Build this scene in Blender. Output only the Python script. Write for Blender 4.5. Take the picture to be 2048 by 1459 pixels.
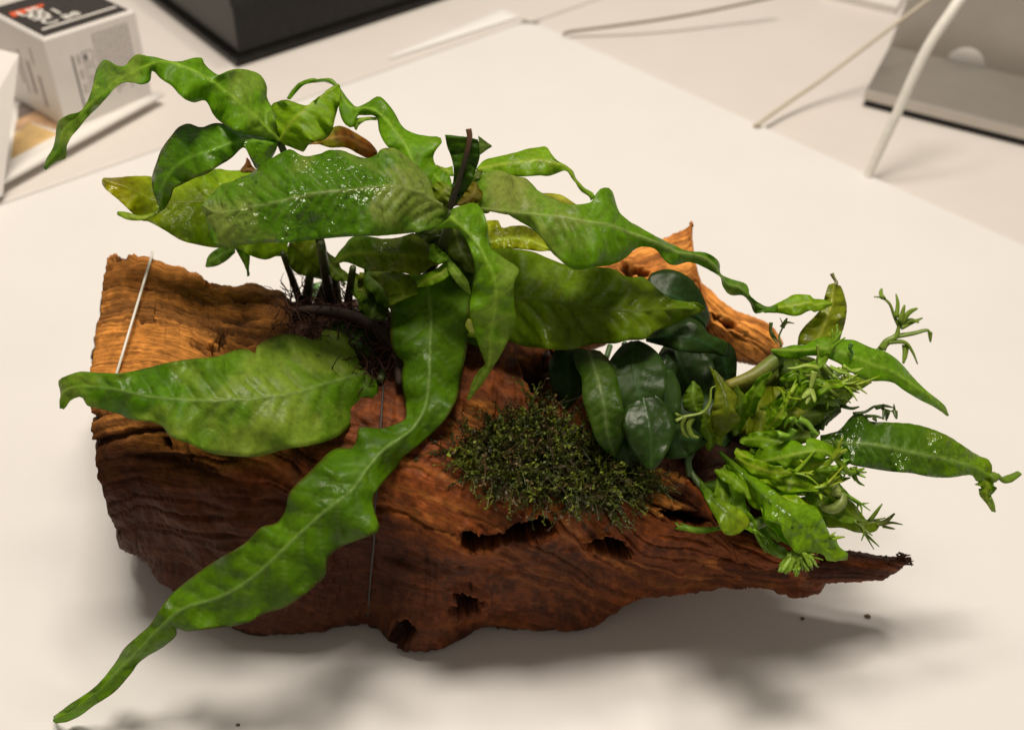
import bpy, math, random
import numpy as np
from mathutils import Matrix, Vector

random.seed(7)
RNG = np.random.default_rng(7)
for o in list(bpy.data.objects):
    bpy.data.objects.remove(o, do_unlink=True)
SC = bpy.context.scene
COL = SC.collection

# ------------------------------------------------------------------ camera
F_PX, PITCH, ROLL, CAM_H = 1950.0, math.radians(41.3), math.radians(4.0), 0.366
CX, CY = 1024.0, 729.5
_r0 = np.array([1.0, 0, 0]); _u0 = np.array([0, math.sin(PITCH), math.cos(PITCH)])
FWD = np.array([0, math.cos(PITCH), -math.sin(PITCH)])
RIGHT = math.cos(ROLL) * _r0 + math.sin(ROLL) * _u0
UP = -math.sin(ROLL) * _r0 + math.cos(ROLL) * _u0
CAM = np.array([0, 0, CAM_H])
cd = bpy.data.cameras.new('camera')
cam = bpy.data.objects.new('camera', cd); COL.objects.link(cam)
mw = Matrix.Identity(4)
for i in range(3):
    mw[i][0], mw[i][1], mw[i][2], mw[i][3] = RIGHT[i], UP[i], -FWD[i], CAM[i]
cam.matrix_world = mw
cd.sensor_fit = 'HORIZONTAL'; cd.sensor_width = 36.0; cd.lens = 36.0 * F_PX / 2048.0
cd.clip_start = 0.02; cd.clip_end = 50
cd.dof.use_dof = True; cd.dof.focus_distance = 0.375; cd.dof.aperture_fstop = 9.0
SC.camera = cam

# ------------------------------------------------------------------ light
w = bpy.data.worlds.new('World'); SC.world = w; w.use_nodes = True
bg = w.node_tree.nodes['Background']
bg.inputs[0].default_value = (1.0, 0.86, 0.72, 1); bg.inputs[1].default_value = 0.20

def ceiling_lamp(loc, target, size, power, color):
    l = bpy.data.lights.new('ceiling_panel_light', 'AREA'); l.shape = 'RECTANGLE'
    l.size, l.size_y = size; l.energy = power; l.color = color
    o = bpy.data.objects.new('ceiling_panel_light', l); COL.objects.link(o)
    o.location = loc
    o.rotation_euler = (Vector(target) - Vector(loc)).to_track_quat('-Z', 'Y').to_euler()
    return o
WARM = (1.0, 0.90, 0.775)
ceiling_lamp((-0.02, 0.58, 1.95), (0, 0.45, 0), (0.60, 0.35), 27, WARM)
ceiling_lamp((-0.45, 0.85, 1.95), (0, 0.45, 0), (0.45, 0.25), 7, WARM)
ceiling_lamp((0.22, 1.12, 1.95), (0, 0.45, 0), (0.35, 0.20), 8.5, WARM)

SC.view_settings.view_transform = 'Standard'
SC.view_settings.look = 'None'
SC.view_settings.exposure = 0.0
SC.view_settings.gamma = 1.0
SC.view_settings.use_curve_mapping = False
SC.render.engine = 'CYCLES'
SC.cycles.use_denoising = True
SC.cycles.max_bounces = 8
SC.cycles.transparent_max_bounces = 8
SC.cycles.caustics_reflective = False
SC.cycles.caustics_refractive = False

# ------------------------------------------------------------------ helpers
ZS = 1.18                       # depth design units -> metres

def world(px, py, z):
    px = np.asarray(px, float); py = np.asarray(py, float); z = np.asarray(z, float)
    a = ((px - CX) / F_PX)[..., None]; b = ((py - CY) / F_PX)[..., None]
    return CAM + z[..., None] * (FWD + a * RIGHT - b * UP)

def z_at_height(px, py, H):     # view depth of the point seen at a pixel, H above the desk
    d = FWD[2] + (np.asarray(px, float) - CX) / F_PX * RIGHT[2] - (np.asarray(py, float) - CY) / F_PX * UP[2]
    return (H - CAM_H) / d

def on_desk(px, py, H=0.0):
    return world(px, py, z_at_height(px, py, H))

def zoom(frame, pts):           # tracing frame: origin x, origin y, magnification
    ox, oy, s = frame
    return [(ox + x / s, oy + y / s) for x, y in pts]

def cr(pts, per=8):             # Catmull-Rom through points of any dimension
    p = np.asarray(pts, float)
    if len(p) < 3:
        t = np.linspace(0, 1, per * max(1, len(p) - 1) + 1)
        return p[0] + (p[-1] - p[0]) * t[:, None] if p.ndim > 1 else p[0] + (p[-1] - p[0]) * t
    q = np.concatenate([[2 * p[0] - p[1]], p, [2 * p[-1] - p[-2]]])
    t = np.linspace(0, 1, per, endpoint=False)
    if p.ndim > 1: t = t[:, None]
    out = []
    for i in range(1, len(q) - 2):
        a, b, c, d = q[i - 1], q[i], q[i + 1], q[i + 2]
        out.append(0.5 * (2 * b + (c - a) * t + (2 * a - 5 * b + 4 * c - d) * t * t + (-a + 3 * b - 3 * c + d) * t ** 3))
    out.append(q[-2][None] if p.ndim > 1 else np.array([q[-2]]))
    return np.concatenate(out)

def arclen(p):
    s = np.concatenate([[0], np.cumsum(np.linalg.norm(np.diff(p, axis=0), axis=1))])
    return s / max(s[-1], 1e-9)

def resample(p, n):
    s = arclen(p); u = np.linspace(0, 1, n)
    return np.stack([np.interp(u, s, p[:, k]) for k in range(p.shape[1])], 1)

def interp_list(vals, u):
    vals = np.atleast_1d(np.asarray(vals, float))
    if len(vals) == 1: return np.full_like(u, vals[0])
    d = cr(vals, 12)
    return np.interp(u, np.linspace(0, 1, len(d)), d)

def _h(ix, iy, iz, seed):
    n = (ix.astype(np.int64) * 374761393 + iy.astype(np.int64) * 668265263 + iz.astype(np.int64) * 2147483647 + seed * 974634541) & 0xffffffff
    n = ((n ^ (n >> 13)) * 1274126177) & 0xffffffff
    n = ((n ^ (n >> 16)) * 2246822519) & 0xffffffff
    return ((n ^ (n >> 15)) & 0xffffff) / float(0xffffff)

def vnoise(x, y, z=0.0, seed=0):
    x, y, z = np.broadcast_arrays(np.asarray(x, float), np.asarray(y, float), np.asarray(z, float))
    ix, iy, iz = np.floor(x), np.floor(y), np.floor(z)
    fx, fy, fz = x - ix, y - iy, z - iz
    fx, fy, fz = (t * t * t * (t * (t * 6 - 15) + 10) for t in (fx, fy, fz))
    r = 0
    for a in (0, 1):
        for b in (0, 1):
            for c in (0, 1):
                r = r + _h(ix + a, iy + b, iz + c, seed) * (fx if a else 1 - fx) * (fy if b else 1 - fy) * (fz if c else 1 - fz)
    return r

def fbm(x, y, z=0.0, octaves=4, seed=0, gain=0.5):
    a, t, r = 1.0, 0.0, 0.0
    for k in range(octaves):
        r = r + a * vnoise(np.asarray(x) * 2 ** k, np.asarray(y) * 2 ** k, np.asarray(z) * 2 ** k, seed + 17 * k); t += a; a *= gain
    return r / t

def smooth01(x, a, b):
    t = np.clip((x - a) / (b - a), 0, 1); return t * t * (3 - 2 * t)

def make_mesh(name, verts, faces, mat, parent=None, smooth=True, attrs=None, uv=None):
    me = bpy.data.meshes.new(name)
    verts = np.asarray(verts, np.float32)
    me.from_pydata(verts.tolist(), [], faces if isinstance(faces, list) else faces.tolist())
    if smooth: me.polygons.foreach_set('use_smooth', np.ones(len(me.polygons), bool))
    if attrs:
        for k, v in attrs.items():
            v = np.asarray(v, np.float32)
            if v.ndim == 2:
                if v.shape[1] == 3: v = np.concatenate([v, np.ones((len(v), 1), np.float32)], 1)
                at = me.color_attributes.new(k, 'FLOAT_COLOR', 'POINT'); at.data.foreach_set('color', v.ravel())
            else:
                at = me.attributes.new(k, 'FLOAT', 'POINT'); at.data.foreach_set('value', v)
    if uv is not None:
        ul = me.uv_layers.new(name='UVMap')
        li = np.empty(len(me.loops), np.int32); me.loops.foreach_get('vertex_index', li)
        ul.data.foreach_set('uv', np.asarray(uv, np.float32)[li].ravel())
    me.materials.append(mat); me.update()
    o = bpy.data.objects.new(name, me); COL.objects.link(o)
    if parent: o.parent = parent
    return o

def thing(name, label, cat, group=None, loc=(0, 0, 0)):
    o = bpy.data.objects.new(name, None); COL.objects.link(o); o.empty_display_size = 0.01
    o.location = loc
    o['label'] = label; o['category'] = cat
    if group: o['group'] = group
    return o

def tag(o, label, cat, group=None, kind=None):
    o['label'] = label; o['category'] = cat
    if group: o['group'] = group
    if kind: o['kind'] = kind
    return o

class Geo:                      # collects tubes and boxes into one mesh
    def __init__(s): s.v = []; s.f = []; s.c = []; s.n = 0
    def add(s, v, f, c=None):
        v = np.asarray(v, float); s.v.append(v); s.f += [[i + s.n for i in q] for q in f]
        if c is not None:
            c = np.asarray(c, float); s.c.append(np.broadcast_to(c, (len(v), 3)) if c.ndim == 1 else c)
        s.n += len(v)
    def tube(s, pts, rad, sides=6, c=None, flat=1.0, cap=True):
        p = np.asarray(pts, float); n = len(p)
        r = np.interp(np.linspace(0, 1, n), np.linspace(0, 1, len(np.atleast_1d(rad))), np.atleast_1d(rad))
        t = np.gradient(p, axis=0); t /= np.linalg.norm(t, axis=1)[:, None] + 1e-12
        a = np.cross(t[0], [0.3, 0.2, 0.93]); a /= np.linalg.norm(a) + 1e-12
        ring = []
        for i in range(n):
            a = a - t[i] * (a @ t[i]); a /= np.linalg.norm(a) + 1e-12
            b = np.cross(t[i], a)
            th = np.arange(sides) * 2 * math.pi / sides
            ring.append(p[i] + r[i] * (np.cos(th)[:, None] * a + flat * np.sin(th)[:, None] * b))
        v = np.concatenate(ring)
        f = [[i * sides + k, i * sides + (k + 1) % sides, (i + 1) * sides + (k + 1) % sides, (i + 1) * sides + k] for i in range(n - 1) for k in range(sides)]
        if cap:
            f += [list(range(sides))[::-1], [(n - 1) * sides + k for k in range(sides)]]
        if c is not None and np.asarray(c).ndim == 2:
            cc = np.asarray(c, float); k = np.linspace(0, 1, n)
            cc = np.stack([np.interp(k, np.linspace(0, 1, len(cc)), cc[:, j]) for j in range(3)], 1)
            c = np.repeat(cc, sides, axis=0)
        s.add(v, f, c)
    def build(s, name, mat, parent=None, smooth=True):
        v = np.concatenate(s.v)
        at = {'Col': np.concatenate(s.c)} if s.c else None
        return make_mesh(name, v, s.f, mat, parent, smooth, at)

# ------------------------------------------------------------------ materials
def new_mat(name):
    m = bpy.data.materials.new(name); m.use_nodes = True
    nt = m.node_tree; b = nt.nodes['Principled BSDF']
    return m, nt, b

def node(nt, t, **k):
    n = nt.nodes.new(t)
    for a, v in k.items(): setattr(n, a, v)
    return n

def plain(name, col, rough=0.5, metal=0.0, noise=0.0, nscale=200.0, bump=0.0, spec=0.5, coat=0.0):
    m, nt, b = new_mat(name)
    b.inputs['Roughness'].default_value = rough; b.inputs['Metallic'].default_value = metal
    b.inputs['Specular IOR Level'].default_value = spec; b.inputs['Coat Weight'].default_value = coat
    tc = node(nt, 'ShaderNodeTexCoord'); nz = node(nt, 'ShaderNodeTexNoise')
    nz.inputs['Scale'].default_value = nscale; nz.inputs['Detail'].default_value = 5
    nt.links.new(tc.outputs['Object'], nz.inputs['Vector'])
    rp = node(nt, 'ShaderNodeValToRGB')
    lo = [max(0, c * (1 - noise)) for c in col]; hi = [min(1, c * (1 + noise)) for c in col]
    rp.color_ramp.elements[0].position = 0.3; rp.color_ramp.elements[1].position = 0.7
    rp.color_ramp.elements[0].color = (*lo, 1); rp.color_ramp.elements[1].color = (*hi, 1)
    nt.links.new(nz.outputs['Fac'], rp.inputs['Fac']); nt.links.new(rp.outputs['Color'], b.inputs['Base Color'])
    if bump:
        bp = node(nt, 'ShaderNodeBump'); bp.inputs['Strength'].default_value = bump; bp.inputs['Distance'].default_value = 0.0005
        nt.links.new(nz.outputs['Fac'], bp.inputs['Height']); nt.links.new(bp.outputs['Normal'], b.inputs['Normal'])
    return m

def leaf_material(name, trans=0.46, wet_scale=420.0):
    m, nt, b = new_mat(name)
    at = node(nt, 'ShaderNodeAttribute', attribute_name='Col')
    gl = node(nt, 'ShaderNodeAttribute', attribute_name='wet')
    tc = node(nt, 'ShaderNodeTexCoord')
    n1 = node(nt, 'ShaderNodeTexNoise'); n1.inputs['Scale'].default_value = 420; n1.inputs['Detail'].default_value = 6
    n2 = node(nt, 'ShaderNodeTexNoise'); n2.inputs['Scale'].default_value = wet_scale; n2.inputs['Detail'].default_value = 2
    vo = node(nt, 'ShaderNodeTexVoronoi'); vo.inputs['Scale'].default_value = 300
    for n in (n1, n2, vo): nt.links.new(tc.outputs['Object'], n.inputs['Vector'])
    hs = node(nt, 'ShaderNodeMix', data_type='RGBA', blend_type='MULTIPLY'); hs.inputs[0].default_value = 1.0
    mr = node(nt, 'ShaderNodeMapRange'); mr.inputs['From Min'].default_value = 0.3; mr.inputs['From Max'].default_value = 0.7
    mr.inputs['To Min'].default_value = 0.84; mr.inputs['To Max'].default_value = 1.14
    nt.links.new(n1.outputs['Fac'], mr.inputs['Value'])
    nt.links.new(at.outputs['Color'], hs.inputs[6]); nt.links.new(mr.outputs['Result'], hs.inputs[7])
    nt.links.new(hs.outputs[2], b.inputs['Base Color'])
    # gloss: wet areas smoother
    r = node(nt, 'ShaderNodeMapRange'); r.inputs['To Min'].default_value = 0.52; r.inputs['To Max'].default_value = 0.06
    nt.links.new(gl.outputs['Fac'], r.inputs['Value']); nt.links.new(r.outputs['Result'], b.inputs['Roughness'])
    sp = node(nt, 'ShaderNodeMapRange'); sp.inputs['To Min'].default_value = 0.14; sp.inputs['To Max'].default_value = 0.75 if trans > .2 else 0.5
    nt.links.new(gl.outputs['Fac'], sp.inputs['Value']); nt.links.new(sp.outputs[0], b.inputs['Specular IOR Level'])
    bp = node(nt, 'ShaderNodeBump'); bp.inputs['Distance'].default_value = 0.0011
    st = node(nt, 'ShaderNodeMapRange'); st.inputs['To Min'].default_value = 0.12; st.inputs['To Max'].default_value = 0.95
    nt.links.new(gl.outputs['Fac'], st.inputs['Value']); nt.links.new(st.outputs['Result'], bp.inputs['Strength'])
    ad = node(nt, 'ShaderNodeMath', operation='MULTIPLY_ADD'); ad.inputs[1].default_value = 0.6
    nt.links.new(vo.outputs['Distance'], ad.inputs[0]); nt.links.new(n2.outputs['Fac'], ad.inputs[2])
    nt.links.new(ad.outputs[0], bp.inputs['Height']); nt.links.new(bp.outputs['Normal'], b.inputs['Normal'])
    tr = node(nt, 'ShaderNodeBsdfTranslucent')
    br = node(nt, 'ShaderNodeMix', data_type='RGBA', blend_type='MULTIPLY'); br.inputs[0].default_value = 1.0
    br.inputs[7].default_value = (1.45, 1.5, 0.4, 1)
    nt.links.new(hs.outputs[2], br.inputs[6]); nt.links.new(br.outputs[2], tr.inputs['Color'])
    mx = node(nt, 'ShaderNodeMixShader'); mx.inputs[0].default_value = trans
    nt.links.new(b.outputs[0], mx.inputs[1]); nt.links.new(tr.outputs[0], mx.inputs[2])
    nt.links.new(mx.outputs[0], nt.nodes['Material Output'].inputs['Surface'])
    return m

def wood_material():
    m, nt, b = new_mat('driftwood')
    at = node(nt, 'ShaderNodeAttribute', attribute_name='Col')
    wt = node(nt, 'ShaderNodeAttribute', attribute_name='wet')
    uv = node(nt, 'ShaderNodeUVMap')
    mp = node(nt, 'ShaderNodeMapping'); mp.inputs['Scale'].default_value = (14, 150, 1)
    nt.links.new(uv.outputs[0], mp.inputs[0])
    n1 = node(nt, 'ShaderNodeTexNoise'); n1.inputs['Scale'].default_value = 5; n1.inputs['Detail'].default_value = 8; n1.inputs['Roughness'].default_value = 0.65
    n1.inputs['Distortion'].default_value = 0.6
    nt.links.new(mp.outputs[0], n1.inputs['Vector'])
    tc = node(nt, 'ShaderNodeTexCoord')
    n2 = node(nt, 'ShaderNodeTexNoise'); n2.inputs['Scale'].default_value = 260; n2.inputs['Detail'].default_value = 7
    nt.links.new(tc.outputs['Object'], n2.inputs['Vector'])
    mr = node(nt, 'ShaderNodeMapRange'); mr.inputs['From Min'].default_value = 0.3; mr.inputs['From Max'].default_value = 0.72
    mr.inputs['To Max'].default_value = 1.3
    nt.links.new(n1.outputs['Fac'], mr.inputs['Value'])
    lo = node(nt, 'ShaderNodeMapRange'); lo.inputs['To Min'].default_value = 0.32; lo.inputs['To Max'].default_value = 0.85
    nt.links.new(wt.outputs['Fac'], lo.inputs['Value']); nt.links.new(lo.outputs[0], mr.inputs['To Min'])
    mr2 = node(nt, 'ShaderNodeMapRange'); mr2.inputs['From Min'].default_value = 0.3; mr2.inputs['From Max'].default_value = 0.7
    mr2.inputs['To Min'].default_value = 0.72; mr2.inputs['To Max'].default_value = 1.22
    nt.links.new(n2.outputs['Fac'], mr2.inputs['Value'])
    mu = node(nt, 'ShaderNodeMath', operation='MULTIPLY'); nt.links.new(mr.outputs[0], mu.inputs[0]); nt.links.new(mr2.outputs[0], mu.inputs[1])
    mx = node(nt, 'ShaderNodeMix', data_type='RGBA', blend_type='MULTIPLY'); mx.inputs[0].default_value = 1
    nt.links.new(at.outputs['Color'], mx.inputs[6]); nt.links.new(mu.outputs[0], mx.inputs[7])
    nt.links.new(mx.outputs[2], b.inputs['Base Color'])
    ro = node(nt, 'ShaderNodeMapRange'); ro.inputs['To Min'].default_value = 0.8; ro.inputs['To Max'].default_value = 0.42
    nt.links.new(wt.outputs['Fac'], ro.inputs['Value']); nt.links.new(ro.outputs[0], b.inputs['Roughness'])
    b.inputs['Specular IOR Level'].default_value = 0.12
    ad = node(nt, 'ShaderNodeMath', operation='MULTIPLY_ADD'); ad.inputs[1].default_value = 0.5
    gm = node(nt, 'ShaderNodeMath', operation='MULTIPLY'); gr = node(nt, 'ShaderNodeMapRange'); gr.inputs['To Min'].default_value = 1.0; gr.inputs['To Max'].default_value = 0.15
    nt.links.new(wt.outputs['Fac'], gr.inputs['Value']); nt.links.new(gr.outputs[0], gm.inputs[0]); nt.links.new(n1.outputs['Fac'], gm.inputs[1])
    nt.links.new(n2.outputs['Fac'], ad.inputs[0]); nt.links.new(gm.outputs[0], ad.inputs[2])
    bp = node(nt, 'ShaderNodeBump'); bp.inputs['Strength'].default_value = 0.8; bp.inputs['Distance'].default_value = 0.0016
    nt.links.new(ad.outputs[0], bp.inputs['Height']); nt.links.new(bp.outputs['Normal'], b.inputs['Normal'])
    return m

def attr_material(name, rough=0.5, trans=0.0):
    m, nt, b = new_mat(name)
    at = node(nt, 'ShaderNodeAttribute', attribute_name='Col')
    tc = node(nt, 'ShaderNodeTexCoord'); n = node(nt, 'ShaderNodeTexNoise'); n.inputs['Scale'].default_value = 500
    nt.links.new(tc.outputs['Object'], n.inputs['Vector'])
    mr = node(nt, 'ShaderNodeMapRange'); mr.inputs['To Min'].default_value = 0.6; mr.inputs['To Max'].default_value = 1.4
    nt.links.new(n.outputs['Fac'], mr.inputs['Value'])
    mx = node(nt, 'ShaderNodeMix', data_type='RGBA', blend_type='MULTIPLY'); mx.inputs[0].default_value = 1
    nt.links.new(at.outputs['Color'], mx.inputs[6]); nt.links.new(mr.outputs[0], mx.inputs[7])
    nt.links.new(mx.outputs[2], b.inputs['Base Color']); b.inputs['Roughness'].default_value = rough
    bp = node(nt, 'ShaderNodeBump'); bp.inputs['Strength'].default_value = 0.35; bp.inputs['Distance'].default_value = 0.0005
    nt.links.new(n.outputs['Fac'], bp.inputs['Height']); nt.links.new(bp.outputs['Normal'], b.inputs['Normal'])
    if trans:
        tr = node(nt, 'ShaderNodeBsdfTranslucent'); nt.links.new(mx.outputs[2], tr.inputs['Color'])
        ms = node(nt, 'ShaderNodeMixShader'); ms.inputs[0].default_value = trans
        nt.links.new(b.outputs[0], ms.inputs[1]); nt.links.new(tr.outputs[0], ms.inputs[2])
        nt.links.new(ms.outputs[0], nt.nodes['Material Output'].inputs['Surface'])
    return m

M_DESK2 = plain('off_white_laminate', (0.70, 0.66, 0.625), 0.45, noise=0.02, nscale=14, spec=0.4)
M_DESK = plain('white_laminate', (0.785, 0.770, 0.755), 0.42, noise=0.015, nscale=14, bump=0.0, spec=0.4)
M_WOOD = wood_material()
M_LEAF = leaf_material('fern_leaf')
M_ANUB = leaf_material('thick_leaf', trans=0.10, wet_scale=160.0)
M_STEM = attr_material('plant_stem', 0.5)
M_LACE = attr_material('lace_tip', 0.35, trans=0.3)
M_MOSS = attr_material('moss', 0.55, trans=0.2)
M_ROOT = attr_material('root_fibre', 0.8)
# ------------------------------------------------------------------ the desks
DC = on_desk(1060, 38); DA = on_desk(0, 407) - DC; DB = on_desk(2048, 487) - DC
DA = DA / np.linalg.norm(DA); DB = DB / np.linalg.norm(DB)

def slab(name, a0, a1, b0, b1, rad, thick, bevel, ztop, mat):
    def loop(inset, z):
        pts = []
        r = max(rad - inset, 0.0005)
        for (ca, cb, s) in ((a1 - inset - r, b1 - inset - r, 0), (a0 + inset + r, b1 - inset - r, 1), (a0 + inset + r, b0 + inset + r, 2), (a1 - inset - r, b0 + inset + r, 3)):
            for k in range(9):
                t = math.pi / 2 * (s + k / 8)
                q = DC + DA * (ca + r * math.cos(t)) + DB * (cb + r * math.sin(t)); pts.append((q[0], q[1], z))
        return pts
    rings = [loop(bevel * (1 - math.sin(t)), ztop - bevel * (1 - math.cos(t))) for t in np.linspace(0, math.pi / 2, 6)]
    rings.append(loop(0, ztop - thick))
    n = len(rings[0]); v = sum(rings, [])
    f = [[i * n + k, (i + 1) * n + k, (i + 1) * n + (k + 1) % n, i * n + (k + 1) % n] for i in range(len(rings) - 1) for k in range(n)]
    f.append(list(range(n))); f.append([(len(rings) - 1) * n + k for k in range(n)][::-1])
    o = make_mesh(name, v, f, mat, smooth=False); o['kind'] = 'structure'
    return o
slab('desk_top', 0, 1.5, 0, 1.5, 0.02, 0.025, 0.0035, 0.0, M_DESK)
slab('neighbouring_desk_top', 0, 1.5, -1.5, -0.002, 0.012, 0.025, 0.003, -0.001, M_DESK2)
slab('desk_top_across', -1.5, -0.003, 0.0, 1.5, 0.012, 0.025, 0.003, -0.004, M_DESK2)
slab('far_desk_top', -1.5, -0.003, -1.5, -0.002, 0.012, 0.025, 0.003, -0.004, M_DESK2)
gv = [DC + DA * a + DB * b + np.array([0, 0, -0.03]) for a, b in ((-1.4, -1.4), (1.4, -1.4), (1.4, 1.4), (-1.4, 1.4))]
o = make_mesh('desk_frame', gv, [[0, 1, 2, 3]], plain('grey_underframe', (0.55, 0.53, 0.5), 0.6), smooth=False); o['kind'] = 'structure'

# ------------------------------------------------------------------ boxes helper
def prism(quad, h, bevel=0.0):
    """closed prism over a counter-clockwise quad of world points, height along +z, with bevelled top rim"""
    q = np.asarray(quad, float); c = q.mean(0)
    d = (q - c); ln = np.linalg.norm(d, axis=1)[:, None]
    rings = [q, q + [0, 0, h - bevel]]
    if bevel: rings.append(q - d / ln * bevel * 1.4 + [0, 0, h])
    v = np.concatenate(rings); n = 4
    f = [[i * n + k, i * n + (k + 1) % n, (i + 1) * n + (k + 1) % n, (i + 1) * n + k] for i in range(len(rings) - 1) for k in range(n)]
    f += [[3, 2, 1, 0], [(len(rings) - 1) * n + k for k in range(n)]]
    return v, f

def plate(origin, ex, ey, n, pts, t=0.0003):
    """thin printed shape: 2-D outline in the (ex, ey) plane at origin, t proud along n"""
    p = np.array([origin + ex * a + ey * b for a, b in pts]); k = len(p)
    v = np.concatenate([p + n * 0.00005, p + n * t])
    f = [list(range(k))[::-1], [k + i for i in range(k)]] + [[i, (i + 1) % k, k + (i + 1) % k, k + i] for i in range(k)]
    return v, f

M_CARD = plain('white_card', (0.78, 0.75, 0.72), 0.5, noise=0.03, nscale=60)
M_INK = plain('black_print', (0.035, 0.03, 0.028), 0.4, noise=0.2, nscale=300)
M_GREY = plain('grey_print', (0.38, 0.34, 0.34), 0.5, noise=0.3, nscale=900)
M_RED = plain('red_print', (0.75, 0.12, 0.04), 0.45, noise=0.05)
M_PRINTW = plain('white_print', (0.8, 0.77, 0.72), 0.5, noise=0.03)
M_BLACK = plain('black_board', (0.013, 0.012, 0.011), 0.26, noise=0.25, nscale=150, bump=0.15, spec=0.25)

# printed sheet under the carton
mg = thing('printed_leaflet', 'glossy printed leaflet with a wide white margin, lying under the small carton', 'leaflet')
m0 = on_desk(-90, 441, 0); m1 = on_desk(331, 206, 0)
ex = (m1 - m0); mlen = np.linalg.norm(ex); ex /= mlen; ey = np.array([-ex[1], ex[0], 0])
g = Geo(); nu, nw = 12, 14
for layer in range(1):
    top = []; 
    for j in range(nw + 1):
        t = j / nw * 0.19
        lift = 0.0045 + 0.004 * math.exp(-t / 0.012)
        for i in range(nu + 1):
            top.append(m0 + ex * (mlen * i / nu) + ey * t + np.array([0, 0, lift]))
    top = np.array(top); bot = top - [0, 0, 0.003]
    W = nu + 1
    f = [[j * W + i, j * W + i + 1, (j + 1) * W + i + 1, (j + 1) * W + i] for j in range(nw) for i in range(nu)]
    N = len(top)
    f += [[N + a for a in q[::-1]] for q in f]
    rim = [i for i in range(W)] + [j * W + nu for j in range(1, nw + 1)] + [nw * W + i for i in range(nu - 1, -1, -1)] + [j * W for j in range(nw - 1, 0, -1)]
    f += [[rim[k], N + rim[k], N + rim[(k + 1) % len(rim)], rim[(k + 1) % len(rim)]] for k in range(len(rim))]
    g.add(np.concatenate([top, bot]), f)
g.build('sheet', plain('glossy_paper', (0.86, 0.84, 0.8), 0.3, noise=0.01), mg)
pics = [([(20, 332), (100, 300), (122, 270), (60, 245), (28, 268)], (0.62, 0.42, 0.18)),
        ([(100, 300), (180, 258), (190, 240), (122, 270)], (0.45, 0.27, 0.16)),
        ([(28, 264), (62, 243), (120, 262), (140, 250), (70, 222), (34, 240)], (0.60, 0.38, 0.22)),
        ([(35, 238), (70, 220), (42, 204), (36, 212)], (0.24, 0.19, 0.17)),
        ([(72, 219), (140, 250), (165, 238), (52, 196), (44, 202)], (0.66, 0.46, 0.12))]
for pts, c in pics:
    p = np.array([on_desk(x, y, 0.0052) for x, y in pts]); k = len(p)
    v = np.concatenate([p, p - [0, 0, 0.0004]])
    make_mesh('printed_picture', v, [list(range(k))[::-1], [k + i for i in range(k)]] + [[i, (i + 1) % k, k + (i + 1) % k, k + i] for i in range(k)],
              plain('picture_print', c, 0.3, noise=0.35, nscale=45), mg, smooth=False)

# small carton with a black printed top
ct = thing('product_carton', 'small white carton with black printed top standing on the leaflet', 'carton')
BZ = 0.006
b0 = on_desk(134, 257, BZ); b1 = on_desk(304, 192, BZ)
er = b1 - b0; bw = np.linalg.norm(er); er /= bw; el = np.array([-er[1], er[0], 0])
def project(p):
    d = np.asarray(p, float) - CAM; z = d @ FWD
    return CX + F_PX * (d @ RIGHT) / z, CY - F_PX * (d @ UP) / z
bh = 0.05
while project(b0 + np.array([0, 0, bh]))[1] > 80 and bh < 0.3: bh += 0.0005
zz = np.array([0, 0, 1.0])
quad = [b0, b1, b1 + el * bw, b0 + el * bw]
v, f = prism(quad, bh, 0.0015); make_mesh('carton_body', v, f, M_CARD, ct, smooth=False)
tp = b0 + zz * bh
v, f = plate(tp, er, el, zz, [(0.003, 0.003), (bw - 0.003, 0.003), (bw - 0.003, bw - 0.003), (0.003, bw - 0.003)], 0.0004)
make_mesh('top_panel', v, f, M_INK, ct, smooth=False)
tp2 = tp + zz * 0.0005
v, f = plate(tp2, er, el, zz, [(0.008, 0.012), (bw - 0.006, 0.012), (bw - 0.006, 0.0145), (0.008, 0.0145)], 0.0002)
make_mesh('printed_rule', v, f, M_PRINTW, ct, smooth=False)
v, f = plate(tp2, er, el, zz, [(0.002 + bw * .05, bw * .62), (bw * .42, bw * .66), (bw * .46, bw * .72), (bw * .1, bw * .74)], 0.0002)
make_mesh('red_mark', v, f, M_RED, ct, smooth=False)

def text_on(parent, s, origin, ax, ay, size, mat, name='printed_text'):
    c = bpy.data.curves.new(name, 'FONT'); c.body = s; c.size = size; c.extrude = 0.00012; c.materials.append(mat)
    try: c.offset = size * 0.02
    except Exception: pass
    o = bpy.data.objects.new(name, c); COL.objects.link(o)
    n = np.cross(ax, ay); m = Matrix.Identity(4)
    for i in range(3): m[i][0], m[i][1], m[i][2], m[i][3] = ax[i], ay[i], n[i], origin[i]
    dg = bpy.context.evaluated_depsgraph_get(); dg.update()
    me = bpy.data.meshes.new_from_object(o.evaluated_get(dg))
    bpy.data.objects.remove(o, do_unlink=True)
    me.transform(m); me.materials.clear(); me.materials.append(mat)
    o = bpy.data.objects.new(name, me); COL.objects.link(o); o.parent = parent
    return o
for k, (s, off) in enumerate((('C ae', 0.004), ('S0 l', 0.002), ('US', 0.0))):
    text_on(ct, s, tp2 + er * (0.010 + off) + el * (0.018 + 0.0115 * k) + zz * 0.0003, er, el, 0.015, M_PRINTW)

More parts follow.
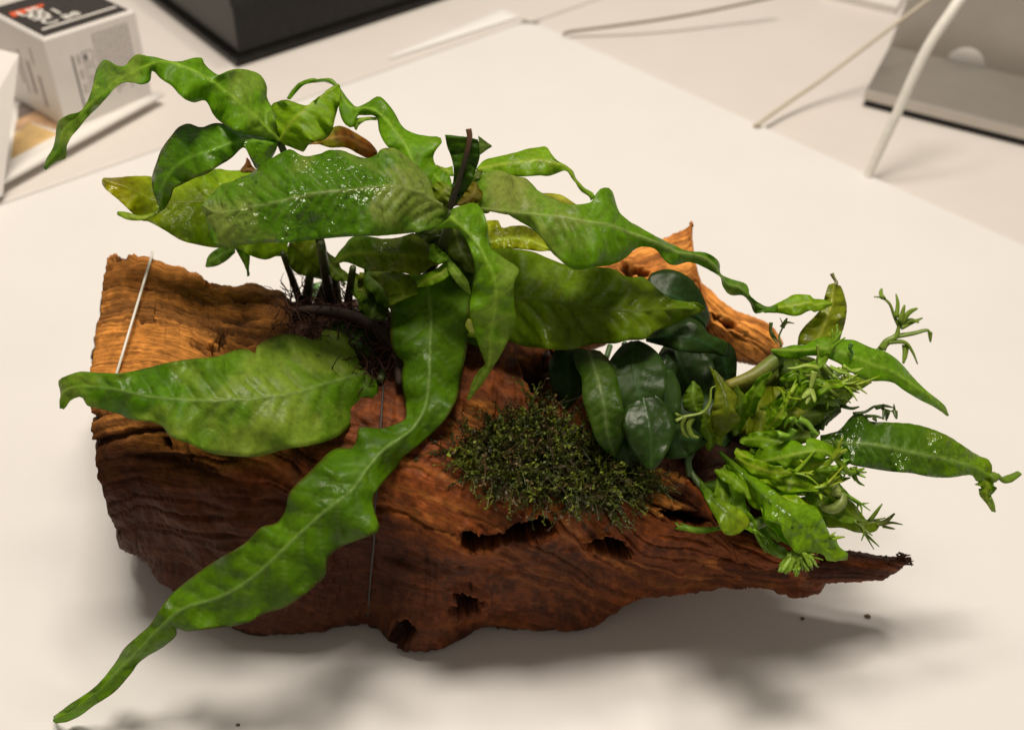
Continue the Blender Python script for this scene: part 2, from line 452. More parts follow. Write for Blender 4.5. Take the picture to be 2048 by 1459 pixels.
# right face print: rule, icons and lines of small type
fn = np.cross(er, zz)
fo = b0
hh = bh
def face_plate(name, pts, mat, t=0.0003):
    v, f = plate(fo, er, zz, fn, pts, t); make_mesh(name, v, f, mat, ct, smooth=False)
face_plate('printed_rule', [(bw * .23, hh * .10), (bw * .245, hh * .10), (bw * .245, hh * .74), (bw * .23, hh * .74)], M_INK)
for k in range(3):
    cx0, cy0, r = bw * .395, hh * (.68 - .165 * k), bw * .062
    ring = []
    for rr in (r, r * 0.86):
        pts = []
        for s in range(4):
            for j in range(5):
                t = math.pi / 2 * (s + j / 4)
                sx, sy = ((1, 1), (-1, 1), (-1, -1), (1, -1))[s]
                pts.append((cx0 + sx * rr * .6 + rr * .4 * math.cos(t), cy0 + sy * rr * .6 + rr * .4 * math.sin(t)))
        ring.append(pts)
    n = 20
    P = [fo + er * a + zz * b + fn * 0.0003 for a, b in ring[0] + ring[1]]
    make_mesh('icon_frame', P, [[i, (i + 1) % n, n + (i + 1) % n, n + i] for i in range(n)], M_GREY, ct, smooth=False)
    if k == 0:
        pts = [(cx0 - r * .1 + r * .55 * math.cos(t), cy0 + r * .55 * math.sin(t)) for t in np.linspace(math.pi * .5, math.pi * 1.5, 10)]
        face_plate('icon', pts, M_INK)
    else:
        pts = [(cx0 + r * .45 * math.cos(t), cy0 + r * .6 * math.sin(t)) for t in np.linspace(0, 2 * math.pi, 15)[:-1]]
        face_plate('icon', pts, M_GREY); pts = [(cx0 + r * .36 * math.cos(t), cy0 + r * .5 * math.sin(t)) for t in np.linspace(0, 2 * math.pi, 15)[:-1]]
        face_plate('icon', pts, M_CARD, 0.0005)
    face_plate('icon_caption', [(bw * .285, cy0 - r * .8), (bw * .305, cy0 - r * .8), (bw * .305, cy0 + r * .8), (bw * .285, cy0 + r * .8)], M_GREY)
for k in range(11):
    a = bw * (.49 + .038 * k); y0 = hh * .90 - (hh * (.52 + .2 * random.random()))
    y = hh * .90
    while y > y0:
        d = hh * random.uniform(.02, .09)
        face_plate('line_of_print', [(a, y - d), (a + bw * .014, y - d), (a + bw * .014, y), (a, y)], M_GREY)
        y -= d + hh * .012
# left face print
fn2 = -er
for a, b0_, b1_, wd in ((.25, .15, .5, .05), (.4, .25, .62, .06), (.55, .2, .7, .02), (.62, .3, .62, .02), (.3, .62, .8, .02)):
    v, f = plate(fo, el, zz, fn2, [(bw * a, hh * b0_), (bw * (a + wd), hh * b0_), (bw * (a + wd), hh * b1_), (bw * a, hh * b1_)][::-1], 0.0003)
    make_mesh('print_block', v, f, M_GREY, ct, smooth=False)

# leaning white card at the frame's left edge
p = np.array([world(3, 392, z_at_height(3, 392, 0.002)), world(36, 110, z_at_height(36, 110, 0.07)), world(-170, 60, z_at_height(-170, 60, 0.085)), world(-170, 470, z_at_height(-170, 470, 0.002))])
n = np.cross(p[1] - p[0], p[3] - p[0]); n /= np.linalg.norm(n)
v = np.concatenate([p, p + n * 0.002])
o = make_mesh('leaning_card', v, [[0, 1, 2, 3], [7, 6, 5, 4], [0, 4, 5, 1], [1, 5, 6, 2], [2, 6, 7, 3], [3, 7, 4, 0]], M_CARD, smooth=False)
tag(o, 'white card leaning at the left edge beside the small carton', 'card')

# black box behind the plant
bb = thing('black_storage_box', 'black lidded box standing on the far desk behind the fern', 'box')
k0 = on_desk(474, 134, 0); kr = on_desk(905, -6, 0); kl = on_desk(283, -14, 0)
er2 = kr - k0; er2 /= np.linalg.norm(er2); el2 = kl - k0; el2 /= np.linalg.norm(el2)
L = 0.32
v, f = prism([k0, k0 + er2 * L, k0 + er2 * L + el2 * L, k0 + el2 * L], 0.006, 0.0015); make_mesh('base_flange', v, f, M_BLACK, bb, smooth=False)
k1 = k0 + (er2 + el2) * 0.006 + zz * 0.006
hb = 0.02
while project(k1 + zz * hb)[1] > 14 and hb < 0.2: hb += 0.0005
L2 = L - 0.012
v, f = prism([k1, k1 + er2 * L2, k1 + er2 * L2 + el2 * L2, k1 + el2 * L2], hb, 0.001); make_mesh('box_body', v, f, M_BLACK, bb, smooth=False)
k2 = k1 - (er2 + el2) * 0.003 + zz * (hb + 0.0005)
L3 = L2 + 0.006
v, f = prism([k2, k2 + er2 * L3, k2 + er2 * L3 + el2 * L3, k2 + el2 * L3], 0.012, 0.0015); make_mesh('box_lid', v, f, M_BLACK, bb, smooth=False)

# glare streak on the desk, put in as a flat strip of brighter white
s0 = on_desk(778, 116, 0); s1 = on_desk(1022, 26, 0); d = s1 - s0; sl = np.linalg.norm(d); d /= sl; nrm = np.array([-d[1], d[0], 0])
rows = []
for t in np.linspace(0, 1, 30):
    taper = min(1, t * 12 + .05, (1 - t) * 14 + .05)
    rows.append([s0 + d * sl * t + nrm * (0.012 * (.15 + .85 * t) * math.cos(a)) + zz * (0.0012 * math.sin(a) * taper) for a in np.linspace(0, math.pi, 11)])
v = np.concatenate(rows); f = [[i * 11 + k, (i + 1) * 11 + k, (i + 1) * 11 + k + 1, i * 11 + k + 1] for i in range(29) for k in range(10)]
o = make_mesh('glare_streak', v, f, plain('glare_white', (0.9, 0.89, 0.87), 0.25, noise=0.01))
tag(o, 'slim white strip standing in for the glare streak on the desk in front of the black box', 'strip')

# monitor stand
M_ALU = plain('brushed_aluminium', (0.56, 0.53, 0.49), 0.36, metal=0.85, noise=0.04, nscale=40)
M_RUB = plain('black_rubber', (0.02, 0.02, 0.018), 0.7)
st = thing('monitor_stand', 'grey aluminium monitor stand with a round cable opening, on the desk across', 'monitor stand')
q0 = on_desk(1722, 212, -0.004); q1 = on_desk(2048, 294, -0.004); ef = q1 - q0; ef /= np.linalg.norm(ef); eb = np.array([-ef[1], ef[0], 0])
W_ = 0.175
qb = on_desk(1753, 90, 0.008); depth = (qb - q0) @ eb
q0 = q0 - eb * 0.0
v, f = prism([q0 + eb * .002 + ef * .002, q0 + ef * (W_ - .002) + eb * .002, q0 + ef * (W_ - .002) + eb * depth, q0 + ef * .002 + eb * depth], 0.006); make_mesh('rubber_pad', v, f, M_RUB, st, smooth=False)
a0 = q0 + zz * 0.0062
v, f = prism([a0, a0 + ef * W_, a0 + ef * W_ + eb * depth, a0 + eb * depth], 0.009, 0.0012); make_mesh('foot', v, f, M_ALU, st, smooth=False)
u0 = a0 + eb * (depth - 0.004) + zz * 0.006
hc = project  # opening placed where the photo shows it
best = min(np.linspace(0.02, W_ - 0.02, 200), key=lambda t: abs(project(u0 + ef * t)[0] - 1928))
rh = 0.017; tilt = np.array([0, 0, 1.0]) + eb * 0.10
pts = [(0, 0), (best - rh, 0)] + [(best - rh * math.cos(t), rh * math.sin(t)) for t in np.linspace(0, math.pi, 24)] + [(best + rh, 0), (W_, 0), (W_ - 0.01, 0.2), (0.01, 0.2)]
pl = [u0 + ef * a + tilt * b for a, b in pts]; k = len(pl)
v = np.array(pl + [q + eb * 0.007 for q in pl])
make_mesh('upright', v, [list(range(k)), [k + i for i in range(k)][::-1]] + [[i, k + i, k + (i + 1) % k, (i + 1) % k] for i in range(k)], M_ALU, st, smooth=False)

def cable(name, px, rad, color, label, rough=0.4):
    P = np.array([world(x, y, z) for x, y, z in px]); g = Geo(); g.tube(cr(P, 14), rad, 10)
    o = g.build(name, plain(name + '_jacket', color, rough, noise=0.05))
    return tag(o, label, 'cable')
za = float(z_at_height(1740, 345, -0.004))
cable('white_cable', [(1728, 372, za * 0.985), (1742, 338, za * 0.98), (1790, 235, za * 0.955), (1850, 105, za * 0.93), (1905, 20, za * 0.92), (1960, -60, za * 0.92)], [0.0030, 0.0037, 0.0041], (0.82, 0.8, 0.74),
      'thick white cable rising from the desk gap in front of the monitor stand')
zb = float(z_at_height(1520, 245, 0.002))
cable('thin_cable', [(1505, 256, zb), (1522, 244, zb * 0.995), (1580, 203, zb * 1.02), (1650, 155, zb * 1.04), (1760, 72, zb * 1.05), (1870, -10, zb * 1.05)], 0.0016, (0.55, 0.49, 0.38),
      'thin beige cable running from the desk gap behind the thick white cable')
zc = float(z_at_height(1145, 62, 0.002))
cable('dark_cable', [(1128, 68, zc * 0.99), (1146, 63, zc), (1230, 52, zc * 1.005), (1330, 38, zc * 1.015), (1430, 20, zc * 1.03), (1560, -8, zc * 1.05)], 0.0014, (0.22, 0.18, 0.12),
      'dark cable crossing the far desk at the top of the frame')
t0 = on_desk(1640, -4, -0.004); t1 = on_desk(1790, 30, -0.004); e1 = t1 - t0; e2 = np.array([-e1[1], e1[0], 0])
v, f = prism([t0, t1, t1 + e2, t0 + e2], 0.009, 0.001)
o = make_mesh('white_slab', v, f, M_CARD, smooth=False); tag(o, 'flat white slab cut off by the top edge, left of the monitor stand', 'slab')

# ------------------------------------------------------------------ driftwood
log = thing('driftwood_log', 'weathered orange brown driftwood log lying on the white desk', 'driftwood')
HOLES = [  # pixel outlines of cavities and knots, depth in metres
    ([(918, 1062), (935, 1052), (960, 1068), (1000, 1066), (1040, 1040), (1085, 1026), (1110, 1040), (1105, 1064), (1060, 1078), (1005, 1082), (985, 1100), (945, 1098), (922, 1085)], 0.020),
    ([(1165, 1086), (1200, 1076), (1245, 1082), (1265, 1100), (1262, 1118), (1225, 1112), (1190, 1100)], 0.012),
    ([(1310, 1020), (1360, 1015), (1400, 1020), (1430, 1045), (1400, 1062), (1350, 1045)], 0.018),
    ([(905, 1205), (940, 1202), (975, 1212), (960, 1222), (965, 1245), (935, 1248), (900, 1238), (925, 1230)], 0.010),
    ([(790, 1240), (815, 1245), (832, 1258), (820, 1275), (795, 1270)], 0.010),
    ([(325, 868), (345, 872), (352, 895), (342, 900), (330, 885)], 0.010),
    ([(222, 528), (248, 512), (268, 520), (255, 532), (232, 534)], 0.006),
    ([(265, 646), (290, 650), (335, 648), (300, 655), (275, 655)], 0.004),
    ([(430, 682), (452, 684), (458, 694), (440, 698), (428, 690)], 0.006),
    ([(1420, 628), (1460, 642), (1485, 662), (1455, 655), (1425, 640)], 0.006),
    ([(1235, 520), (1262, 528), (1300, 545), (1305, 556), (1272, 552), (1255, 560), (1245, 545)], 0.008),
    ([(1040, 715), (1100, 700), (1125, 730), (1110, 790), (1060, 770)], 0.012),
    ([(370, 885), (378, 890), (382, 915), (376, 925), (372, 905)], 0.004),
]
def poly_inside(x, y, poly):
    p = np.asarray(poly, float); ins = np.zeros(x.shape, bool); dist = np.full(x.shape, 1e9)
    for i in range(len(p)):
        (x1, y1), (x2, y2) = p[i], p[(i + 1) % len(p)]
        c = ((y1 > y) != (y2 > y)) & (x < (x2 - x1) * (y - y1) / (y2 - y1 + 1e-12) + x1); ins ^= c
        dx, dy = x2 - x1, y2 - y1; t = np.clip(((x - x1) * dx + (y - y1) * dy) / (dx * dx + dy * dy), 0, 1)
        dist = np.minimum(dist, np.hypot(x - x1 - t * dx, y - y1 - t * dy))
    return np.where(ins, dist, -dist)

def loft_wood(name, st, nu, nw, seed, rough_amp=1.0, left_bow=0.0, cap=True, parent=None, color_fn=None, wet_fn=None):
    S = np.asarray(st, float)
    d = cr(S, 16); ua = arclen(d[:, :4])
    u = np.linspace(0, 1, nu)
    s = np.stack([np.interp(u, ua, d[:, k]) for k in range(d.shape[1])], 1)
    half = nw // 2
    t = np.concatenate([np.linspace(0, 1, half, endpoint=False), np.linspace(1, 0, nw - half, endpoint=False)])
    front = np.concatenate([np.ones(half), np.zeros(nw - half)])
    sn = np.sin(np.pi * t)
    prof = np.sign(sn) * np.abs(sn) ** 0.62
    T, Uu = np.meshgrid(t, u); FR = np.broadcast_to(front, T.shape); PR = np.broadcast_to(prof, T.shape)
    px = s[:, 0:1] + (s[:, 2:3] - s[:, 0:1]) * T - left_bow * np.sin(np.pi * np.clip(T * 1.05, 0, 1)) * np.clip(1 - Uu / 0.14, 0, 1) ** 1.5
    py = s[:, 1:2] + (s[:, 3:4] - s[:, 1:2]) * T
    # ragged outline
    wob = (fbm(Uu * 60, T * 3 + FR * 9, seed, 3, seed) - 0.5)
    py = py + wob * 14 * rough_amp * np.where(T < 0.5, 1, 0.7)
    z = (s[:, 4:5] + (s[:, 5:6] - s[:, 4:5]) * T) * ZS + ZS * PR * np.where(FR > 0.5, -s[:, 6:7], s[:, 7:8])
    P = world(px, py, z)
    # closed in t: normals by finite differences with wrap
    def normals(P):
        du = np.gradient(P, axis=0); dw = np.roll(P, -1, 1) - np.roll(P, 1, 1)
        n = np.cross(dw, du); n /= np.linalg.norm(n, axis=2)[..., None] + 1e-12
        c = P.mean(1, keepdims=True)
        if ((P - c) * n).sum(2).mean() < 0: n = -n
        return n
    N = normals(P)
    ang = np.broadcast_to(np.linspace(0, 1, nw, endpoint=False), T.shape)
    X, Y, Z = P[..., 0], P[..., 1], P[..., 2]
    # arc coordinates: along (metres), around (metres)
    al = (s[:, 0:1] + s[:, 2:3]) / 2 / F_PX * 0.44 + 0 * T
    arr = np.concatenate([np.zeros((nu, 1)), np.cumsum(np.linalg.norm(np.diff(P, axis=1), axis=2), axis=1)], 1)
    warp = fbm(al * 18, arr * 22, seed, 3, seed + 5) - 0.5
    lump = fbm(X * 26, Y * 26, Z * 26, 3, seed + 3) - 0.5
    a2 = arr + warp * 0.012
    grain = fbm(al * 22, a2 * 520, 0, 4, seed + 11, 0.6) - 0.5
    ridge = 1 - np.abs(2 * fbm(al * 16, a2 * 150, 3, 3, seed + 21) - 1)
    fine = fbm(X * 420, Y * 420, Z * 420, 2, seed + 31) - 0.5
    crack = np.clip((ridge - 0.84) / 0.10, 0, 1)
    D = np.zeros_like(px); hole = np.zeros_like(D)
    jx = px + (fbm(px / 9, py / 9, 0, 3, seed) - .5) * 14; jy = py + (fbm(px / 9, py / 9, 5, 3, seed) - .5) * 14
    for poly, dep in (HOLES if name != 'broken_prong' else []):
        b = np.array(poly); m = (px > b[:, 0].min() - 20) & (px < b[:, 0].max() + 20) & (py > b[:, 1].min() - 20) & (py < b[:, 1].max() + 20) & (FR > .5)
        if not m.any(): continue
        sd = poly_inside(jx[m], jy[m], poly)
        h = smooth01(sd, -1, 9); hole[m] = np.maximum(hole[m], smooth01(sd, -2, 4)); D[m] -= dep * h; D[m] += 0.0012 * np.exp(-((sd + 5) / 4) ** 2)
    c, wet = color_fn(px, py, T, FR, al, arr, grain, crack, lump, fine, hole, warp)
    dryk = 1 - .92 * wet
    D = D + rough_amp * (lump * 0.016 + dryk * (grain * 0.0026 - crack * 0.0034) + fine * 0.0011)
    P = P + N * D[..., None]
    P[..., 2] = np.maximum(P[..., 2], 0.0008 + 0.0006 * (fine + .5))
    verts = P.reshape(-1, 3)
    f = []
    idx = np.arange(nu * nw).reshape(nu, nw)
    a = idx[:-1]; b = idx[1:]
    q = np.stack([a, np.roll(a, -1, 1), np.roll(b, -1, 1), b], -1).reshape(-1, 4)
    f = q.tolist()
    colr = c.reshape(-1, 3); wt = wet.reshape(-1); uv = np.stack([al.ravel(), arr.ravel()], 1)
    # end caps: shrinking rings with rough relief
    for end, sign in ((0, -1), (nu - 1, 1)):
        ring = P[end]; cen = ring.mean(0); prev = idx[end]
        tang = P[end] - P[end - sign * 2]; tang = tang.mean(0); tang /= np.linalg.norm(tang)
        for k, sc in enumerate((0.93, 0.8, 0.62, 0.42, 0.2, 0.04)):
            rr = cen + (ring - cen) * sc + tang * (0.004 * rough_amp * (fbm(ring[:, 0] * 300 * sc, ring[:, 1] * 300 * sc, ring[:, 2] * 300 * sc, 3, seed + 50) - .6))[:, None]
            base = len(verts); verts = np.concatenate([verts, rr]); colr = np.concatenate([colr, c[end] * (0.75 + .3 * vnoise(np.arange(nw) / 6, sc * 20, 0, 3))[:, None]]); wt = np.concatenate([wt, wet[end]])
            uv = np.concatenate([uv, np.stack([np.full(nw, 0.5 + sc * .05), arr[end] * sc], 1)])
            cur = np.arange(base, base + nw)
            qq = np.stack([prev, np.roll(prev, -1), np.roll(cur, -1), cur], -1)
            if sign < 0: qq = qq[:, ::-1]
            f += qq.tolist(); prev = cur
        f.append((prev if sign > 0 else prev[::-1]).tolist())
    o = make_mesh(name, verts, f, M_WOOD, parent, True, {'Col': colr, 'wet': wt}, uv)
    return o, dict(px=px[:, :half], py=py[:, :half], P=P[:, :half], N=N[:, :half])

TAN = np.array([0.68, 0.270, 0.055]); RUST = np.array([0.180, 0.047, 0.011]); BROWN = np.array([0.058, 0.016, 0.006]); DARK = np.array([0.03, 0.014, 0.009])
def mixc(a, b, t): return a + (b - a) * t[..., None]

def trunk_color(px, py, T, FR, al, arr, grain, crack, lump, fine, hole, warp):
    base = np.broadcast_to(RUST, px.shape + (3,)).copy()
    n1 = fbm(al * 20, arr * 60, 2, 4, 77); n2 = fbm(px / 120, py / 90, 4, 4, 78); n3 = fbm(al * 12, arr * 220, 6, 4, 79)
    # dry split face on the upper left and the lower left flank
    dry = smooth01(690 - px + (n2 - .5) * 260 - np.clip(py - 700, 0, 400) * .1, 0, 160) * smooth01(930 - py + (n2 - .5) * 160 - (px - 200) * .10, 0, 60)
    dry = np.maximum(dry, 0.8 * smooth01(470 - px + (940 - py) * .8 + (n2 - .5) * 60, 0, 40) * (py > 800) * smooth01(1000 - py, 0, 60))
    dry = np.maximum(dry, smooth01(1330 - np.abs(px - 1330) * 1.0 - 1270 + (n2 - .5) * 60, 0, 30) * (py < 1030))
    dry = np.maximum(dry, 0.6 * smooth01(n2, .55, .7) * smooth01(900 - np.abs(py - 830) * 4 - 700, 0, 60) * (px > 860) * (px < 1080))
    base = mixc(base, TAN, dry)
    brown = smooth01(n1, .42, .62) * (1 - .55 * dry)
    base = mixc(base, BROWN, brown * .85)
    base = mixc(base, TAN * .9, smooth01(n3, .58, .72) * (.25 + .4 * dry) * (1 - brown * .6))
    base = mixc(base, DARK, smooth01(n3, .44, .33) * (.15 + .45 * dry))
    fuzz = fbm(px / 16, py / 16, 9, 3, 80)
    base = mixc(base, np.array([.33, .085, .018]), smooth01(fuzz * .6 + n2 * .4, .52, .66) * .5 * (1 - dry))
    knot = np.exp(-(((px - 275) / 42) ** 2 + ((py - 990) / 75) ** 2)) * smooth01(n2, .3, .5)
    base = mixc(base, DARK, np.clip(knot * 1.5, 0, .9))
    # wet brown flank on the lower left
    flank = smooth01(py + (px - 500) * -.35 + (n2 - .5) * 60, 930, 985) * smooth01(900 - px, 0, 160)
    base = mixc(base, BROWN * 1.0, flank * .85)
    low = smooth01(T, .55, .8) * smooth01(n2, .3, .5)
    base = mixc(base, BROWN * .9, low * .5)
    # dark wet saddle where the roots sit
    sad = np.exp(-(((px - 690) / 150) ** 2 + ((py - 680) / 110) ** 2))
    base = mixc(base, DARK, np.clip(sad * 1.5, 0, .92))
    base = mixc(base, DARK, crack * (.12 + .7 * dry))
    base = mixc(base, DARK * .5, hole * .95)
    base *= (0.8 + 0.55 * (fine + .5))[..., None]
    return base, np.clip(.75 - dry * .8 + .25 * sad, 0, 1)

def zh(px, py, H): return float(z_at_height(px, py, H)) / ZS
ST = []
for (tx, ty, bx, by, zt, H, bf, bk) in [
    (218, 516, 252, 1098, .376, .024, .044, .048), (298, 518, 298, 1128, .376, .018, .050, .050), (360, 526, 345, 1178, .376, .010, .052, .050),
    (405, 545, 420, 1222, .375, .004, .054, .050), (440, 564, 500, 1256, .375, .001, .055, .048), (540, 574, 590, 1266, .374, 0, .054, .046),
    (585, 606, 660, 1258, .373, 0, .052, .046), (700, 602, 735, 1240, .372, .001, .050, .046), (800, 616, 800, 1272, .370, 0, .050, .046),
    (900, 632, 860, 1292, .366, 0, .050, .044), (1000, 656, 950, 1282, .360, 0, .048, .044), (1085, 692, 1050, 1266, .354, 0, .046, .042),
    (1130, 745, 1150, 1246, .350, .002, .042, .040), (1180, 812, 1220, 1222, .344, .006, .036, .036), (1250, 892, 1290, 1200, .340, .011, .030, .030),
    (1300, 920, 1350, 1190, .339, .015, .027, .026), (1370, 932, 1420, 1183, .339, .018, .024, .024), (1405, 966, 1470, 1180, .340, .020, .021, .022),
    (1440, 1030, 1520, 1181, .341, .021, .018, .018), (1500, 1056, 1570, 1186, .341, .022, .015, .015), (1570, 1074, 1622, 1190, .341, .023, .013, .012), (1632, 1088, 1648, 1160, .340, .026, .010, .010)]:
    ST.append((tx, ty, bx, by, zt, zh(bx, by, H), bf, bk))
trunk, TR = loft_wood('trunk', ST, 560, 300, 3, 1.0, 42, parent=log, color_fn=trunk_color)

def stub_color(px, py, T, FR, al, arr, grain, crack, lump, fine, hole, warp):
    n2 = fbm(px / 50, py / 40, 1, 4, 91)
    base = mixc(np.broadcast_to(TAN * 1.25, px.shape + (3,)).copy(), RUST * 1.5, smooth01(n2, .45, .7) * .6)
    base = mixc(base, BROWN, smooth01(T, .86, .98) * .8)
    base = mixc(base, DARK, np.maximum(crack * .5, hole * .85))
    return base * (0.8 + .5 * (fine + .5))[..., None], np.full(px.shape, .55)
SB = [(960, 600, 980, 740, .385, .378, .02, .02), (1100, 556, 1110, 722, .388, .38, .02, .02), (1200, 524, 1205, 690, .39, .385, .018, .02), (1240, 510, 1262, 672, .39, .388, .016, .018),
      (1290, 490, 1312, 668, .39, .39, .014, .016), (1332, 466, 1350, 672, .389, .392, .012, .015), (1368, 450, 1385, 682, .388, .393, .011, .014), (1387, 440, 1404, 690, .388, .394, .010, .012),
      (1390, 490, 1420, 697, .389, .394, .010, .012), (1398, 548, 1445, 706, .390, .395, .010, .012), (1440, 598, 1476, 724, .391, .395, .010, .012), (1500, 632, 1512, 732, .392, .395, .009, .010),
      (1544, 658, 1538, 733, .393, .395, .007, .008), (1562, 688, 1556, 716, .394, .395, .003, .004)]
stub, SR = loft_wood('branch_stub', SB, 230, 150, 13, 0.5, parent=log, color_fn=stub_color)

def prong_color(px, py, T, FR, al, arr, grain, crack, lump, fine, hole, warp):
    n2 = fbm(al * 20, arr * 160, 1, 4, 95)
    base = mixc(np.broadcast_to(RUST * .9, px.shape + (3,)).copy(), BROWN, smooth01(n2, .4, .62))
    return mixc(base, DARK, crack * .6) * (0.8 + .5 * (fine + .5))[..., None], np.full(px.shape, .4)
PG = [(1430, 1052, 1430, 1150, .350, .350, .014, .014), (1560, 1076, 1560, 1165, .352, .352, .014, .014), (1690, 1096, 1670, 1168, .353, .352, .012, .012),
      (1760, 1103, 1738, 1166, .353, .352, .010, .010), (1800, 1104, 1785, 1156, .353, .352, .007, .008), (1818, 1105, 1824, 1130, .353, .353, .003, .004)]
prong, PR_ = loft_wood('broken_prong', PG, 160, 110, 23, 0.42, parent=log, color_fn=prong_color)
RG = [(1270, 890, 1300, 1010, .356, .352, .012, .016), (1360, 880, 1390, 1040, .358, .354, .014, .016), (1450, 850, 1460, 1065, .358, .354, .014, .016), (1530, 880, 1520, 1075, .358, .354, .012, .014), (1590, 1000, 1575, 1085, .357, .354, .008, .010)]
def ridge_color(px, py, T, FR, al, arr, grain, crack, lump, fine, hole, warp):
    n2 = fbm(al * 20, arr * 160, 1, 4, 98)
    base = mixc(np.broadcast_to(BROWN * .8, px.shape + (3,)).copy(), DARK, smooth01(n2, .4, .62))
    return mixc(base, DARK, crack * .6) * (0.8 + .5 * (fine + .5))[..., None], np.full(px.shape, .5)
loft_wood('inner_ridge', RG, 120, 110, 33, 0.7, parent=log, color_fn=ridge_color)
# frayed splinters at the prong's end
g = Geo()
for k in range(12):
    x, y = 1808 + random.uniform(-14, 16), 1112 + random.uniform(-10, 34) * .6
    p0 = world(x, y, .350 * ZS); d = np.array([random.uniform(.2, 1), random.uniform(-.4, .4), random.uniform(-.5, .8)])
    ln = random.uniform(.001, .003); g.tube([p0 - d * .002, p0 + d * ln * .5, p0 + d * ln + np.array([0, 0, random.uniform(-.001, .001)])], [.0006, .0004, .0001], 5, BROWN * random.uniform(.6, 1.6))
o = g.build('splinters', M_ROOT, log); o['kind'] = 'stuff'

def log_surface(px, py):        # point and outward normal on the visible trunk at a pixel
    d = (TR['px'] - px) ** 2 + (TR['py'] - py) ** 2
    i = np.unravel_index(np.argmin(d), d.shape)
    return TR['P'][i], TR['N'][i]

# threads tied round the wood
def thread(name, pix, rad, color, label, lift=0.0010):
    P = []
    for x, y in pix:
        p, n = log_surface(x, y); P.append(p + n * lift)
    P = np.array(P); return P
pw = thread('', [(301, 520), (292, 560), (281, 600), (271, 640), (259, 680), (247, 715), (236, 742), (226, 775), (214, 815)], 0, 0, '')
pts = np.array([world(301.5 - (y - 520) * .297, y, 1.0) for y in np.linspace(516, 815, 12)])
q = []
zs = [float((p - CAM) @ FWD) for p in cr(pw, 6)]; zs = np.array(zs); zs = np.minimum.accumulate(zs) - 0.0018; zs = zs - 0.004 * np.linspace(1, 0, len(zs)) ** 3
ys = np.linspace(508, 815, 30)
q = world(302 - (ys - 516) * .297, ys, np.interp(np.linspace(0, 1, 30), np.linspace(0, 1, len(zs)), zs))
back = world(np.array([304, 300, 290]), np.array([508, 560, 700]), np.array([zs[0] + .012, zs[0] + .06, zs[0] + .09]))
g = Geo(); g.tube(cr(np.concatenate([back[::-1], q]), 3), 0.00055, 8)
tag(g.build('white_thread', plain('white_nylon', (0.8, 0.77, 0.7), 0.45, noise=.05)), 'taut white thread wound round the left end of the driftwood', 'thread')
for k, (pl, lab) in enumerate((([(769, 775), (766, 820), (765, 865)], 'short dark thread hanging between the two lowest fern leaves'),
                               ([(757, 975), (750, 1030), (744, 1090), (740, 1150), (735, 1225)], 'thin dark thread running down the front of the driftwood'))):
    P = np.array([(lambda pn: pn[0] + pn[1] * 0.0014)(log_surface(x, y)) for x, y in pl])
    g = Geo(); g.tube(cr(P, 6), 0.00045, 6)
    tag(g.build('dark_thread', plain('dark_nylon', (0.045, 0.035, 0.03), 0.6)), lab, 'thread', 'dark threads on the driftwood')

# crumbs on the desk
for k, (x, y, r, lab) in enumerate(((1605, 1236, .0008, 'tiny brown crumb on the desk closer to the log, right of its shadow'), (1735, 1231, .0010, 'tiny dark crumb on the desk below the tip of the wooden prong'), (476, 1448, .0006, 'tiny dark crumb at the bottom edge of the desk, below the log'))):
    c = on_desk(x, y, r * .6); v = []; nlat, nlon = 6, 9
    for i in range(nlat + 1):
        for j in range(nlon):
            a, b = math.pi * i / nlat, 2 * math.pi * j / nlon
            rr = r * (0.7 + .6 * float(vnoise(3 * math.sin(a) * math.cos(b) + k * 9, 3 * math.sin(a) * math.sin(b), 3 * math.cos(a), 5)))
            v.append(c + rr * np.array([math.sin(a) * math.cos(b) * 1.3, math.sin(a) * math.sin(b), .7 * math.cos(a)]))
    f = [[i * nlon + j, i * nlon + (j + 1) % nlon, (i + 1) * nlon + (j + 1) % nlon, (i + 1) * nlon + j] for i in range(nlat) for j in range(nlon)]
    o = make_mesh('soil_crumb', v, f, plain('soil', (0.16, 0.12, 0.08), 0.9, noise=.4, nscale=2000)); tag(o, lab, 'crumb', 'crumbs on the desk')
# ------------------------------------------------------------------ leaves
Z1 = (0, 0, 3.242); Z4 = (60, 80, 2.926); Z5 = (500, 120, 2.919); Z6 = (860, 250, 2.919)
Y1 = (90, 480, 2.919); Y2 = (500, 450, 2.918); Y3 = (80, 800, 2.214); Y5 = (1080, 500, 3.242); Y6 = (1340, 520, 3.413); Y7 = (1340, 780, 2.893)
X5 = (1440, 820, 4.053); FULL = (0, 0, 1.0)

GREEN = (0.075, 0.190, 0.008); MID = (0.115, 0.250, 0.010); LIME = (0.170, 0.290, 0.015); YELLOW = (0.40, 0.31, 0.006)
OLIVE = (0.140, 0.175, 0.012); DEEP = (0.024, 0.070, 0.006); GREY = (0.220, 0.270, 0.095); PALE = (0.28, 0.36, 0.080); RUSTY = (0.22, 0.085, 0.03)
BOTTLE = (0.014, 0.036, 0.004); BOTTLE2 = (0.024, 0.058, 0.007)
_leaf_id = [0]

def edge_on_mid(E, M, u):
    um = arclen(M); ue = arclen(E)
    d = ((E[:, None, :] - M[None]) ** 2).sum(2); k = um[np.argmin(d, 1)]
    k = np.maximum.accumulate(0.62 * k + 0.38 * ue + 1e-6 * np.arange(len(E)))
    k = (k - k[0]) / (k[-1] - k[0])
    return np.stack([np.interp(u, k, E[:, 0]), np.interp(u, k, E[:, 1])], 1)

